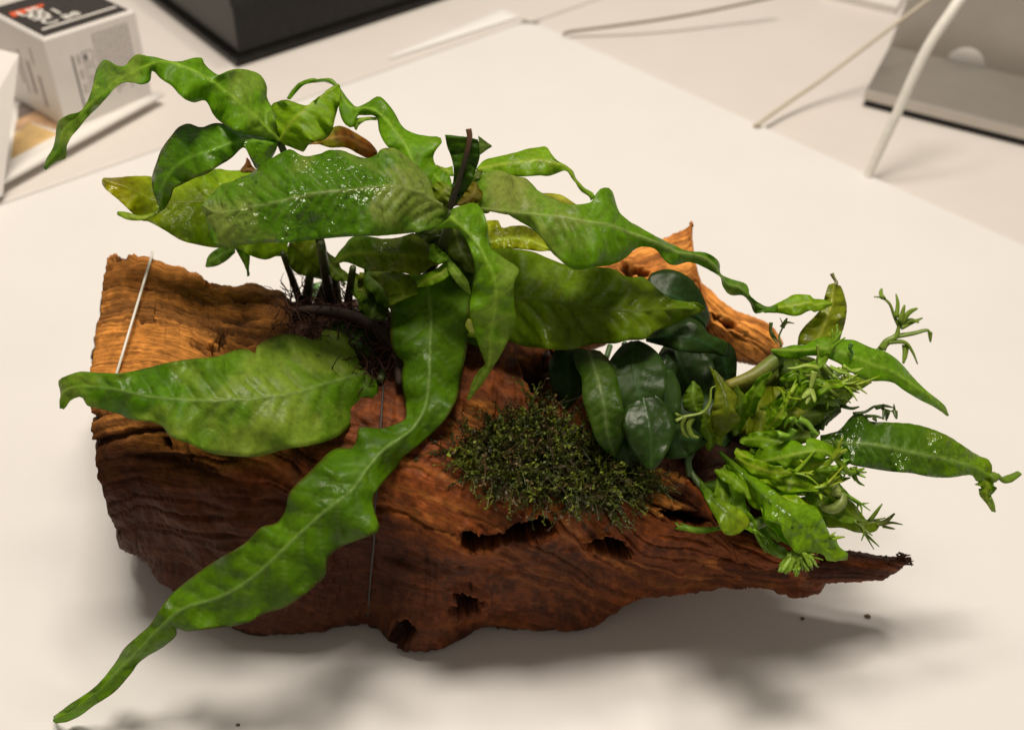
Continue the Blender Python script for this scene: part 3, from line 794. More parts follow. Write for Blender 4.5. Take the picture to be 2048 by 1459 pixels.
def leaf(parent, fr, L, R, M=None, z=(.32,), e=(0.006, 0.006), c=GREEN, tip=None, patch=GREY, pa=0.5, wave=0.0025, wf=3.0, veins=12, q=0.0009,
         wet=0.3, rim=0.0, spots=0.25, mat=None, name='leaf', th=0.00024, vein_c=None, tip_pow=2.5, label=None, tilt=0.5):
    """a blade lofted between two traced margins and a midrib; z is its depth along the midrib, e how far each margin bends away"""
    _leaf_id[0] += 1; sd = _leaf_id[0]
    fz = lambda pts, f=fr: np.asarray(zoom(f, pts))
    Ld, Rd = cr(fz(L)), cr(fz(R))
    if M is None:
        a, b = resample(Ld, 40), resample(Rd, 40); Md = (a + b) / 2
    else: Md = cr(fz(M))
    seg = np.linalg.norm(np.diff(Md, axis=0), axis=1).sum()
    n = int(np.clip(seg / 5.0, 22, 170)); u = np.linspace(0, 1, n)
    Mu = resample(Md, n); Lu = edge_on_mid(Ld, Md, u); Ru = edge_on_mid(Rd, Md, u)
    wid = np.linalg.norm(Lu - Ru, axis=1).max()
    hm = int(np.clip(wid / 14, 5, 15)); s = np.linspace(-1, 1, 2 * hm + 1); s = np.sign(s) * np.abs(s) ** 1.5
    S, U = np.meshgrid(s, u); A = np.abs(S)
    ed = np.where(S[..., None] < 0, Lu[:, None], Ru[:, None])
    pix = Mu[:, None] + (ed - Mu[:, None]) * A[..., None]
    zm = interp_list(z, u)
    ks = float(np.clip(wid / 150, .12, 1.0))               # small blades are flatter
    eL, eR = (0.36 * interp_list(np.atleast_1d(k), u) for k in e)
    zo = ks * np.where(S < 0, eL[:, None], eR[:, None]) * A ** 1.25
    ph = np.where(S < 0, 0.0, 2.1) + sd * 1.7
    zo = zo + 1.4 * ks * wave * A ** 1.5 * (np.sin(2 * math.pi * wf * U + ph) + 0.6 * np.sin(2 * math.pi * wf * 2.3 * U + ph * 2))
    zo = zo + (fbm(pix[..., 0] / 70, pix[..., 1] / 70, sd, 3, sd) - .5) * 0.0075 * ks * (0.25 + .75 * A)
    # lean the blade from facing the viewer towards lying level about its midrib
    dn = lambda X, Y: -FWD[2] - (X - CX) / F_PX * RIGHT[2] + (Y - CY) / F_PX * UP[2]
    zo = zo + np.clip(tilt * zm[:, None] * (dn(Mu[:, None, 0], Mu[:, None, 1]) / dn(pix[..., 0], pix[..., 1]) - 1), -.03, .03)
    Zd = (zm[:, None] + zo) * ZS
    P = world(pix[..., 0], pix[..., 1], Zd)
    P[..., 2] = np.maximum(P[..., 2], 0.0022)
    def nrm(P):
        N = np.cross(np.gradient(P, axis=1), np.gradient(P, axis=0)); N /= np.linalg.norm(N, axis=2)[..., None] + 1e-9
        return N * np.where(((CAM - P) * N).sum(2) < 0, -1, 1).mean().round().clip(-1, 1) if False else N
    N = nrm(P)
    if ((CAM - P) * N).sum() < 0: N = -N; flip = True
    else: flip = False
    wl = np.linalg.norm(Lu - Mu, axis=1)[:, None]; wr = np.linalg.norm(Ru - Mu, axis=1)[:, None]
    wpx = np.where(S < 0, wl, wr) * A                       # distance from the midrib, pixels
    jit = (fbm(U * 9, S * 3, sd, 2, sd + 9) - .5) * .25
    vph = (U * seg - wpx * 0.75) / seg * veins + jit
    vein = np.abs(((vph + .5) % 1) - .5) * 2                # 0 on a side vein, 1 between veins
    fade = np.clip(wpx / 10, 0, 1) * np.clip(1.15 - A, 0, 1)
    quilt = (np.sqrt(np.clip(vein, 0, 1)) - .6) * fade
    cell = (vnoise(pix[..., 0] / 11, pix[..., 1] / 11, sd, sd) - .5) * np.clip(1.3 - A, 0, 1)
    mid = np.exp(-(wpx / 3.2) ** 2)
    q *= ks ** .5
    disp = 1.6 * q * quilt + q * 0.4 * cell + 0.0004 * ks ** .7 * mid
    P = P + N * disp[..., None]
    N2 = nrm(P); N2 = -N2 if flip else N2
    # pigment
    c0 = np.array(c); c1 = np.array(tip if tip is not None else c)
    col = c0 + (c1 - c0) * (U ** tip_pow)[..., None]
    wx = (fbm(pix[..., 0] / 60, pix[..., 1] / 60, sd, 3, 15) - .5) * 150; wy = (fbm(pix[..., 0] / 60, pix[..., 1] / 60, sd, 3, 16) - .5) * 150
    n1 = fbm((pix[..., 0] + wx) / 130, (pix[..., 1] + wy) / 130, sd * 3 + .37, 4, 5); n2 = fbm(pix[..., 0] / 22, pix[..., 1] / 22, sd * 7, 3, 6)
    if (mat or M_LEAF) is M_LEAF: col = np.minimum(col * np.array((1.50, 1.50, 0.28)), .5); pk = np.array((1.6, 1.45, 1.0))
    else: pk = 1.0
    pm = smooth01(n1, .40, .68) * pa
    col = mixc(col, np.minimum(np.array(patch) * pk, .55), pm)
    col = mixc(col, col * .65, smooth01(n1, .46, .34) * .4)
    col = col * (0.91 + .18 * n2)[..., None]
    vc = np.array(vein_c) * (1.9 if np.ndim(pk) else 1.0) if vein_c is not None else np.clip(c0 * 2.2 + np.array((.16, .17, .05)), 0, .6)
    col = mixc(col, vc, np.clip(mid * .55 * (1 - U ** 6), 0, 1))
    col = mixc(col, vc, np.exp(-(vein / .13) ** 2) * fade * .42)
    col = mixc(col, col * .72, np.exp(-((vein - .28) / .14) ** 2) * fade * .5)
    if rim: col = mixc(col, np.array((.10, .045, .015)), smooth01(A + (n2 - .5) * .16, .93, 1.0) * rim)
    if spots: col = mixc(col, np.array((.03, .04, .01)), smooth01(fbm(pix[..., 0] / 6, pix[..., 1] / 6, sd, 2, 44), .72, .80) * spots)
    wt = np.clip(wet * (0.25 + 1.2 * smooth01(fbm(pix[..., 0] / 55, pix[..., 1] / 55, sd + 2, 3, 12), .46, .58)) * (1 - .7 * pm), 0, 1)
    tk = th * (1 - .6 * A)[..., None]
    nv = n * len(s); v = np.concatenate([(P + N2 * tk).reshape(-1, 3), (P - N2 * tk).reshape(-1, 3)])
    idx = np.arange(nv).reshape(n, len(s))
    f = np.stack([idx[:-1, :-1], idx[:-1, 1:], idx[1:, 1:], idx[1:, :-1]], -1).reshape(-1, 4)
    if flip: f = f[:, ::-1]
    rim_i = np.concatenate([idx[0, :], idx[1:, -1], idx[-1, -2::-1], idx[-2:0:-1, 0]])
    side = np.stack([rim_i, rim_i + nv, np.roll(rim_i, -1) + nv, np.roll(rim_i, -1)], -1)
    if flip: side = side[:, ::-1]
    faces = np.concatenate([f, f[:, ::-1] + nv, side])
    o = make_mesh(name, v, faces, mat or M_LEAF, parent, True, {'Col': np.tile(col.reshape(-1, 3), (2, 1)), 'wet': np.tile(wt.ravel(), 2)})
    if label: o['label'] = label
    return o

def pix_tube(parent, fr, pts, z, rad, c, name='stem', mat=None, sides=7, flat=1.0, geo=None, per=6):
    p = np.asarray(zoom(fr, pts)); zz_ = interp_list(z, np.linspace(0, 1, len(p))) * ZS
    P = cr(world(p[:, 0], p[:, 1], zz_), per)
    if geo is not None: geo.tube(P, rad, sides, c, flat); return
    g = Geo(); g.tube(P, rad, sides, c, flat)
    return g.build(name, mat or M_STEM, parent)

# ---- broad leaved fern -------------------------------------------------
fern = thing('broad_leaf_fern', 'large fern with long wavy strap leaves growing from the top of the driftwood', 'fern')
SD = (0.035, 0.032, 0.014); SG = (0.06, 0.085, 0.018); SB_ = (0.045, 0.028, 0.014)
# three lobed leaf arching to the upper left
lA = leaf(fern, Z4, [(1440, 600), (1340, 560), (1240, 545), (1130, 490), (1075, 440), (1040, 370), (1010, 352), (950, 365), (880, 325), (830, 270), (770, 230), (715, 180), (702, 240), (660, 260), (600, 250), (540, 252), (480, 300), (420, 370), (370, 420), (330, 460), (290, 510), (240, 570), (215, 620), (210, 690), (150, 715), (92, 762)],
     [(1475, 575), (1440, 480), (1410, 385), (1387, 340), (1385, 270), (1340, 200), (1240, 170), (1160, 180), (1110, 205), (1060, 180), (1020, 140), (1005, 105), (960, 106), (900, 122), (830, 127), (740, 102), (690, 95), (630, 85), (590, 110), (560, 150), (510, 150), (460, 120), (430, 118), (395, 160), (375, 230), (360, 300), (330, 370), (290, 420), (220, 440), (165, 480), (150, 560), (140, 620), (100, 690), (80, 745)],
     [(1460, 590), (1300, 440), (1150, 310), (1020, 220), (900, 160), (790, 130), (700, 150), (600, 195), (490, 265), (410, 330), (335, 400), (250, 480), (190, 560), (170, 650), (86, 752)],
     z=(.325, .318, .312, .312, .318, .322, .328), e=((.006, .004, .004), (.010, .008, .004)), c=MID, patch=GREY, pa=.55, wet=.35, wave=.003, wf=4, veins=15, tip=GREEN)
leaf(lA, Z4, [(1455, 575), (1425, 470), (1410, 388), (1450, 360), (1500, 350), (1560, 370), (1620, 385), (1680, 340), (1760, 280), (1805, 258)],
     [(1480, 610), (1560, 640), (1600, 655), (1640, 605), (1720, 585), (1765, 540), (1780, 480), (1795, 420), (1822, 330), (1815, 275)],
     [(1462, 592), (1520, 500), (1600, 420), (1700, 330), (1808, 266)], z=(.325, .322, .326, .332), e=(.004, .012), c=LIME, patch=MID, pa=.4, wet=.25, name='lobe', veins=7, rim=.4)
leaf(lA, Z4, [(1430, 560), (1300, 552), (1150, 495), (1080, 487), (1000, 512), (930, 490), (870, 510), (820, 570), (770, 640), (740, 720), (715, 800), (720, 880), (745, 950), (760, 992)],
     [(1420, 680), (1385, 745), (1325, 752), (1290, 690), (1250, 628), (1180, 690), (1100, 740), (1030, 785), (960, 810), (880, 850), (842, 870), (822, 930), (785, 990)],
     [(1450, 610), (1330, 595), (1200, 600), (1060, 650), (920, 700), (830, 770), (780, 870), (772, 990)], z=(.326, .316, .312, .316, .322), e=(.008, .012), c=GREEN, patch=MID, pa=.5, wet=.95, name='lobe', veins=11, rim=.6)
# yellowing leaf behind
lC = leaf(fern, Z4, [(1500, 1270), (1440, 1265), (1380, 1285), (1300, 1265), (1200, 1215), (1080, 1215), (970, 1195), (880, 1170), (800, 1120), (700, 1065), (640, 1050), (560, 975), (500, 920), (440, 870), (422, 840)],
     [(1500, 800), (1300, 762), (1180, 765), (1080, 755), (980, 790), (880, 830), (800, 830), (715, 800), (600, 797), (520, 805), (430, 808)],
     [(1540, 960), (1300, 940), (1050, 945), (860, 955), (740, 945), (600, 880), (424, 818)], z=(.350, .342, .336, .332), e=(.010, .008), c=LIME, tip=YELLOW, tip_pow=4, patch=(.26, .36, .03), pa=.5, wet=.55, veins=16, vein_c=(.20, .22, .02), label='yellowing leaf with a golden tip')
leaf(lC, Z4, [(770, 1000), (700, 1045), (620, 1057), (560, 1047), (510, 1022)], [(785, 950), (720, 1008), (640, 1026), (570, 1008), (512, 1003)], z=(.328, .326, .326), c=LIME, wet=.4, name='curled_margin', veins=3)
# big central leaf
leaf(fern, FULL, [(900, 432), (880, 452), (850, 462), (800, 468), (745, 472), (700, 473), (640, 478), (580, 485), (540, 485), (484, 490), (450, 495), (429, 490), (421, 466), (414, 440), (403, 412)],
     [(893, 416), (872, 378), (842, 338), (803, 306), (784, 296), (762, 299), (747, 314), (720, 315), (690, 303), (660, 300), (637, 309), (606, 312), (580, 299), (555, 310), (530, 325), (500, 348), (480, 355), (463, 364), (441, 370), (422, 391), (403, 408)],
     [(902, 428), (887, 415), (860, 397), (829, 382), (798, 375), (753, 375), (705, 382), (654, 385), (603, 394), (551, 406), (500, 416), (460, 425), (430, 425), (403, 410)],
     z=(.312, .302, .298, .298, .302), e=((.010, .022, .022, .012), (.008, .012, .012, .006)), c=GREEN, patch=GREY, pa=.7, wet=1.0, veins=20, q=.0012, wave=.0012, spots=.5, vein_c=(.20, .24, .08))
# looping leaf behind it
lD = leaf(fern, Z5, [(980, 780), (920, 660), (850, 550), (790, 490), (755, 420), (738, 335), (680, 322), (620, 330), (605, 395), (550, 370), (520, 290), (520, 205), (490, 150), (440, 130), (385, 132), (310, 150), (235, 232)],
     [(1090, 740), (1110, 650), (1078, 605), (1070, 560), (1090, 520), (1120, 480), (1105, 450), (1040, 445), (960, 430), (890, 390), (850, 320), (800, 250), (752, 212), (700, 240), (630, 275), (590, 250), (550, 200), (500, 130), (460, 105), (400, 119), (370, 107), (300, 125), (250, 170), (215, 225)],
     [(1020, 770), (960, 620), (900, 490), (830, 395), (760, 320), (690, 285), (600, 285), (545, 230), (500, 145), (445, 116), (380, 119), (300, 137), (225, 230)],
     z=(.322, .326, .332, .338, .342, .346), e=(.008, .008), c=MID, patch=LIME, pa=.5, wet=.35, veins=14, wave=.002)
leaf(lD, Z5, [(740, 352), (680, 354), (640, 378), (622, 408)], [(740, 334), (660, 336), (602, 352), (614, 408)], z=(.336, .336), c=MID, wet=.2, name='lobe', veins=3)
leaf(fern, Z5, [(320, 495), (400, 492), (470, 512), (560, 512), (640, 552), (700, 577), (745, 552)], [(330, 488), (420, 440), (500, 388), (560, 395), (640, 440), (700, 480), (742, 530)], z=(.345, .346, .345), c=RUSTY, patch=LIME, pa=.6, wet=.15, veins=8, label='rust brown dying leaf', spots=.6)
leaf(fern, Z4, [(1300, 775), (1230, 772), (1262, 720), (1268, 692)], [(1330, 765), (1300, 735), (1285, 705), (1272, 690)], z=(.348, .348), c=(.16, .04, .03), wet=.1, veins=2)
# torn upright leaf
lF = leaf(fern, Z5, [(1150, 850), (1182, 740), (1190, 640), (1172, 560), (1150, 500), (1138, 437)], [(1200, 850), (1290, 720), (1320, 640), (1342, 560), (1336, 500), (1330, 465)],
     [(1168, 860), (1205, 750), (1240, 640), (1268, 540), (1278, 450)], z=(.308, .303, .300), e=(.006, .004), c=DEEP, patch=GREEN, pa=.4, wet=.15, veins=8, tilt=0, vein_c=(.03, .025, .01), label='dark upright leaf torn off at the top')
leaf(lF, Z5, [(1342, 555), (1408, 507)], [(1333, 443), (1408, 500)], z=(.301, .304), c=DEEP, wet=.1, name='torn_flap', veins=2, wave=0)
pix_tube(lF, Z5, [(1165, 865), (1205, 755), (1240, 640), (1268, 540), (1282, 450), (1276, 402)], (.307, .302, .299, .298), [.0013, .001, .0011], [(.03, .022, .01), (.03, .022, .01), (.16, .07, .025)], 'midrib')
leaf(fern, Z6, [(270, 285), (400, 275), (480, 300), (560, 300), (640, 295), (690, 298), (740, 282), (790, 266), (825, 300), (858, 352), (888, 392), (928, 412), (938, 442)],
     [(270, 255), (320, 205), (420, 180), (500, 160), (570, 140), (640, 130), (680, 128), (710, 170), (740, 205), (790, 235), (835, 270), (850, 310), (900, 365), (950, 395), (968, 425)],
     [(270, 262), (400, 235), (520, 220), (640, 212), (740, 228), (800, 255), (845, 325), (895, 378), (952, 432)], z=(.328, .334, .336, .338), e=(.008, .004), c=LIME, patch=MID, pa=.6, wet=.3, veins=11)
# long leaf to the right
leaf(fern, Z6, [(310, 500), (380, 497), (440, 510), (500, 550), (590, 600), (660, 670), (700, 730), (750, 780), (820, 835), (880, 845), (960, 830), (1060, 815), (1140, 775), (1200, 720), (1270, 710), (1330, 735), (1370, 790), (1420, 818), (1480, 805), (1530, 800), (1620, 840), (1690, 885), (1710, 940), (1750, 990), (1830, 995), (1870, 1040), (1900, 1100), (1960, 1085), (2020, 1095)],
     [(282, 470), (268, 350), (300, 290), (400, 265), (500, 300), (555, 310), (600, 350), (640, 390), (720, 430), (790, 460), (850, 465), (940, 450), (970, 400), (1000, 370), (1050, 370), (1075, 420), (1100, 500), (1160, 560), (1240, 605), (1310, 645), (1400, 690), (1500, 735), (1600, 742), (1660, 770), (1690, 810), (1697, 870), (1760, 900), (1840, 925), (1862, 960), (1870, 1000), (1960, 1058), (2030, 1050)],
     [(290, 490), (430, 508), (560, 520), (760, 540), (900, 565), (1050, 590), (1200, 645), (1330, 692), (1440, 745), (1560, 765), (1640, 805), (1692, 875), (1730, 930), (1800, 950), (1860, 1000), (1930, 1068), (2028, 1072)],
     z=(.312, .304, .300, .302, .310, .318, .326, .332, .336), e=((.010, .014, .012, .006, .004), (.012, .008, .008, .004, .003)), c=MID, patch=GREY, pa=.85, wet=.3, veins=22, wave=.002, wf=5, tip=GREEN, vein_c=(.24, .28, .10))
# dangling leaf with a pale tail
leaf(fern, FULL, [(871, 456), (911, 457), (928, 473), (942, 503), (951, 541), (946, 575), (940, 613), (946, 654), (959, 695), (970, 726), (959, 738), (945, 762), (935, 796)],
     [(904, 418), (946, 406), (963, 418), (973, 442), (980, 490), (1004, 514), (1038, 538), (1028, 565), (1028, 606), (1031, 644), (1014, 685), (992, 724), (983, 738), (966, 765), (938, 799)],
     [(900, 434), (939, 469), (963, 503), (980, 538), (990, 562), (992, 593), (988, 634), (982, 678), (978, 726), (962, 756), (936, 798)], z=(.300, .293, .292, .295, .302, .310), e=(.008, .010), c=MID, patch=GREY, pa=.5, wet=.25, veins=14, tip=LIME, tip_pow=6, wave=.002, tilt=.1)
leaf(fern, Y2, [(1262, 560), (1258, 590), (1280, 625), (1312, 632)], [(1275, 545), (1300, 560), (1315, 600), (1318, 630)], z=(.312, .312), c=PALE, wet=.2, veins=2, wave=0)
# large leaf lying over the dark plant
leaf(fern, Z6, [(150, 1230), (450, 1262), (540, 1290), (640, 1300), (740, 1312), (840, 1305), (960, 1275), (1080, 1275), (1150, 1257), (1250, 1250), (1310, 1205), (1400, 1170), (1500, 1125), (1600, 1085)],
     [(100, 760), (250, 745), (400, 720), (500, 725), (600, 740), (720, 790), (850, 830), (1000, 830), (1090, 850), (1150, 885), (1250, 890), (1320, 950), (1400, 1010), (1480, 1030), (1560, 1035), (1602, 1062)],
     [(100, 1000), (480, 1015), (700, 1030), (900, 1060), (1100, 1085), (1280, 1085), (1450, 1070), (1602, 1076)], z=(.335, .324, .318, .318, .326), e=((.016, .020, .012, .006), (.012, .010, .008, .006)), c=(.105, .165, .010), patch=MID, pa=.5, wet=.3, veins=13, q=.0014, vein_c=(.06, .08, .01))
# broad leaf across the lower left
leaf(fern, Y1, [(1870, 778), (1925, 800), (1945, 870), (1930, 940), (1880, 985), (1800, 1070), (1700, 1150), (1560, 1195), (1400, 1220), (1250, 1262), (1100, 1260), (960, 1240), (850, 1190), (740, 1150), (690, 1090), (620, 1060), (520, 1050), (420, 1010), (330, 985), (250, 965), (215, 915), (155, 932), (128, 965), (108, 988)],
     [(1800, 720), (1790, 600), (1740, 545), (1690, 530), (1620, 530), (1610, 565), (1560, 582), (1500, 560), (1400, 548), (1310, 575), (1235, 620), (1225, 660), (1190, 640), (1120, 640), (1000, 680), (880, 690), (740, 710), (600, 745), (450, 775), (330, 775), (210, 768), (130, 790), (80, 822), (92, 900), (88, 970)],
     [(1880, 770), (1780, 800), (1680, 830), (1600, 850), (1480, 890), (1300, 920), (1000, 940), (800, 935), (600, 915), (450, 880), (300, 862), (170, 862), (105, 905), (98, 980)],
     z=(.326, .308, .298, .294, .296, .302), e=((.018, .016, .012, .006), (.012, .008, .006, .004)), c=GREEN, patch=PALE, pa=.5, wet=.3, veins=15, wave=.002, wf=3, spots=.25, rim=.35, vein_c=(.15, .21, .06))
# hanging leaf folding down across the front
leaf(fern, FULL, [(742, 549), (765, 575), (779, 605), (781, 638), (781, 683), (791, 710), (805, 724), (803, 758), (808, 793), (812, 832), (795, 846), (760, 856), (719, 853), (714, 875), (703, 895), (676, 895), (654, 908), (622, 940), (581, 981), (572, 1017), (554, 1044), (523, 1053), (500, 1076), (477, 1094), (423, 1125), (374, 1161), (346, 1184), (324, 1211), (297, 1252), (252, 1292), (225, 1333), (188, 1374), (143, 1405), (107, 1432)],
     [(930, 545), (942, 580), (939, 621), (935, 690), (925, 741), (915, 793), (894, 834), (870, 861), (843, 885), (808, 913), (788, 940), (753, 981), (746, 1008), (760, 1057), (739, 1071), (690, 1089), (658, 1112), (649, 1152), (613, 1184), (572, 1213), (532, 1225), (486, 1247), (423, 1256), (369, 1261), (346, 1249), (354, 1266), (333, 1288), (283, 1319), (261, 1347), (229, 1383), (188, 1410), (148, 1437), (112, 1446)],
     [(850, 548), (862, 621), (860, 690), (858, 758), (850, 815), (826, 856), (795, 880), (767, 900), (735, 936), (703, 981), (645, 1026), (577, 1089), (509, 1152), (441, 1193), (369, 1216), (325, 1250), (274, 1306), (229, 1351), (184, 1392), (109, 1440)],
     z=(.330, .322, .314, .302, .292, .290, .293, .298, .304, .312, .318), e=((.010, .010, .006, .006, .003), (.008, .010, .008, .006, .003)), c=(.060, .145, .009), patch=MID, pa=.6, wet=.25, veins=26, wave=.002, wf=6, tip=LIME, tip_pow=5, rim=.7, spots=.3, vein_c=(.17, .25, .07), tilt=.25)
# crumpled leaf and small ones under the central leaf
leaf(fern, Y2, [(490, 232), (560, 215), (680, 262), (760, 272), (860, 272), (980, 290), (1060, 242), (1130, 222), (1162, 206)], [(478, 215), (550, 120), (600, 70), (680, 65), (780, 80), (900, 70), (960, 60), (1040, 110), (1120, 150), (1160, 200)],
     [(485, 224), (600, 168), (760, 170), (900, 175), (1040, 195), (1160, 204)], z=(.330, .322, .320, .324), e=(.012, .008), c=OLIVE, patch=GREEN, pa=.7, wet=.8, veins=12, q=.0018)
leaf(fern, Y2, [(1200, 262), (1130, 320), (1060, 350), (982, 362)], [(1150, 205), (1080, 260), (1010, 290), (985, 322), (976, 358)], z=(.318, .316, .318), c=LIME, patch=MID, pa=.5, wet=.25, veins=4, name='leaf')
leaf(fern, Y2, [(1140, 240), (1200, 330), (1250, 380), (1284, 408)], [(1162, 190), (1222, 260), (1272, 330), (1290, 402)], z=(.318, .314, .318), c=MID, wet=.25, veins=4)
leaf(fern, Y2, [(215, 160), (230, 230), (270, 280), (340, 300), (430, 322), (492, 372)], [(240, 90), (400, 80), (440, 160), (480, 220), (502, 320)], [(228, 105), (320, 190), (400, 260), (497, 365)], z=(.352, .358, .362), c=OLIVE, patch=MID, pa=.4, wet=.2, veins=8, vein_c=(.03, .03, .01), tip=(.05, .05, .015))
leaf(fern, Y2, [(640, 275), (625, 360), (640, 450), (665, 525)], [(760, 285), (800, 370), (802, 450), (760, 545)], z=(.350, .352, .352), c=OLIVE, wet=.2, veins=7)
leaf(fern, Y2, [(1020, 50), (1090, 150), (1150, 260), (1180, 330)], [(1310, 60), (1320, 180), (1310, 280), (1290, 360)], z=(.334, .332, .330), c=(.06, .09, .014), patch=DEEP, pa=.6, wet=.3, veins=8)
leaf(fern, Z6, [(340, 740), (450, 722), (560, 727), (640, 737), (702, 732)], [(330, 558), (400, 558), (420, 600), (480, 590), (560, 590), (640, 640), (704, 726)], [(335, 690), (450, 665), (560, 670), (702, 729)], z=(.345, .344, .342), c=(.30, .42, .02), patch=LIME, pa=.5, wet=.5, veins=7, vein_c=(.4, .5, .1))
leaf(fern, Z6, [(648, 425), (720, 442), (790, 467), (852, 470)], [(655, 398), (720, 400), (780, 415), (855, 466)], z=(.345, .345), c=(.36, .40, .02), wet=.2, veins=4)
leaf(fern, Y2, [(430, 640), (520, 700), (570, 800), (600, 872), (700, 855), (732, 790)], [(440, 600), (520, 560), (620, 560), (690, 620), (735, 770)], [(432, 615), (560, 660), (660, 730), (734, 782)], z=(.344, .338, .333), c=DEEP, patch=GREEN, pa=.2, wet=.1, veins=8)
leaf(fern, Z4, [(1200, 1245), (1150, 1290), (1090, 1322), (1032, 1330)], [(1200, 1205), (1130, 1210), (1080, 1230), (1040, 1270), (1028, 1322)], z=(.365, .368, .370), c=(.07, .15, .04), patch=PALE, pa=.3, wet=.5, veins=4)
leaf(fern, Z4, [(1195, 1210), (1240, 1290), (1265, 1340), (1270, 1382)], [(1275, 1190), (1287, 1260), (1282, 1330), (1285, 1380)], z=(.342, .344, .346), c=GREEN, wet=.2, veins=4)
leaf(fern, Z5, [(1050, 800), (1062, 740), (1110, 708), (1165, 735)], [(1130, 855), (1180, 820), (1195, 770), (1175, 740)], z=(.312, .310, .312), c=OLIVE, patch=MID, pa=.5, wet=.3, veins=4)
leaf(fern, Z5, [(1190, 850), (1230, 790), (1270, 740), (1310, 710)], [(1240, 850), (1320, 840), (1360, 790), (1330, 730)], z=(.312, .312, .314), c=(.12, .08, .02), patch=OLIVE, pa=.5, wet=.2, veins=4)
leaf(fern, Z6, [(0, 330), (30, 420), (80, 470), (110, 490)], [(40, 250), (110, 290), (130, 380), (120, 480)], z=(.324, .318, .314), c=MID, patch=LIME, pa=.5, wet=.3, veins=5)
leaf(fern, Z6, [(40, 235), (90, 250), (130, 240)], [(35, 240), (90, 290), (140, 300)], z=(.336, .336), c=LIME, wet=.2, veins=2)
leaf(fern, Z6, [(0, 700), (0, 780), (60, 810), (100, 790)], [(20, 690), (80, 740), (110, 770), (104, 792)], z=(.316, .316), c=MID, wet=.3, veins=3)
leaf(fern, Y2, [(700, 295), (740, 330), (800, 400), (815, 470)], [(790, 262), (880, 275), (960, 320), (980, 400)], z=(.332, .322, .318), c=OLIVE, patch=LIME, pa=.6, wet=.3, veins=5)
# petioles
for pts, z, r in (([(565, 505), (585, 560), (612, 640)], (.345, .362, .374), .0016), ([(642, 488), (652, 550), (668, 640)], (.325, .352, .372), .0022), ([(706, 535), (698, 590), (690, 650)], (.34, .358, .37), .0018),
                  ([(655, 560), (640, 600), (625, 650)], (.362, .37, .374), .0026), ([(668, 545), (672, 600), (680, 660)], (.358, .366, .37), .0028), ([(620, 550), (612, 600), (590, 650)], (.364, .37, .375), .0024),
                  ([(905, 425), (880, 500), (830, 590), (770, 660)], (.306, .33, .352, .362), .0022), ([(560, 285), (600, 380), (640, 480), (660, 600)], (.327, .34, .352, .37), .0018),
                  ([(858, 388), (840, 460), (790, 560), (740, 640)], (.324, .345, .358, .366), .0017), ([(760, 760), (770, 720), (760, 670)], (.326, .342, .358), .002), ([(850, 560), (820, 600), (770, 660)], (.333, .35, .362), .002),
                  ([(890, 600), (850, 620), (800, 660)], (.338, .35, .36), .002)):
    pix_tube(fern, FULL, pts, z, [r * .8, r, r * 1.3], [SG, SD, SB_], 'stem')
pix_tube(fern, FULL, [(672, 535), (690, 570)], (.385, .386), .0009, (.12, .2, .05), 'stem')
# rhizome and root mat
g = Geo()
def on_log(x, y, lift):
    p, n = log_surface(x, y); return p + n * lift
g.tube(cr(np.array([on_log(570, 640, .004), on_log(620, 655, .006), on_log(680, 665, .008), on_log(740, 680, .008), on_log(790, 720, .006), on_log(800, 780, .004)]), 8), [.0015, .002, .0025, .0025, .002, .0015], 10, DARK)
g.build('rhizome', M_ROOT, fern)
g = Geo()
for k in range(520):
    x, y = 545 + 265 * random.betavariate(1.7, 1.9), 596 + 190 * random.betavariate(1.5, 1.8)
    p, n = log_surface(x, y); p = p + n * random.uniform(0, .008)
    d = np.array([random.gauss(0, 1), random.gauss(-.3, 1), random.gauss(.1, .7)]); d /= np.linalg.norm(d)
    ln = random.uniform(.005, .015); P = [p]
    for j in range(5):
        d = d + np.array([random.gauss(0, .35), random.gauss(0, .35), random.gauss(-.05, .35)]); d /= np.linalg.norm(d); P.append(P[-1] + d * ln / 5)
    g.tube(np.array(P), [random.uniform(.0002, .0004), .00012], 4, BROWN * random.uniform(.4, 1.3), cap=False)
for x0, y0, tips in ((582, 600, ((552, 585), (560, 560), (578, 555), (590, 560))), (556, 610, ((548, 590), (562, 588)))):
    for tx, ty in tips:
        pix_tube(None, FULL, [(x0, y0), ((x0 + tx) / 2 + random.uniform(-5, 5), (y0 + ty) / 2), (tx, ty)], (.371, .370, .369), [.0003, .0002], BROWN * .5, geo=g, sides=4)
o = g.build('roots', M_ROOT, fern); o['kind'] = 'stuff'

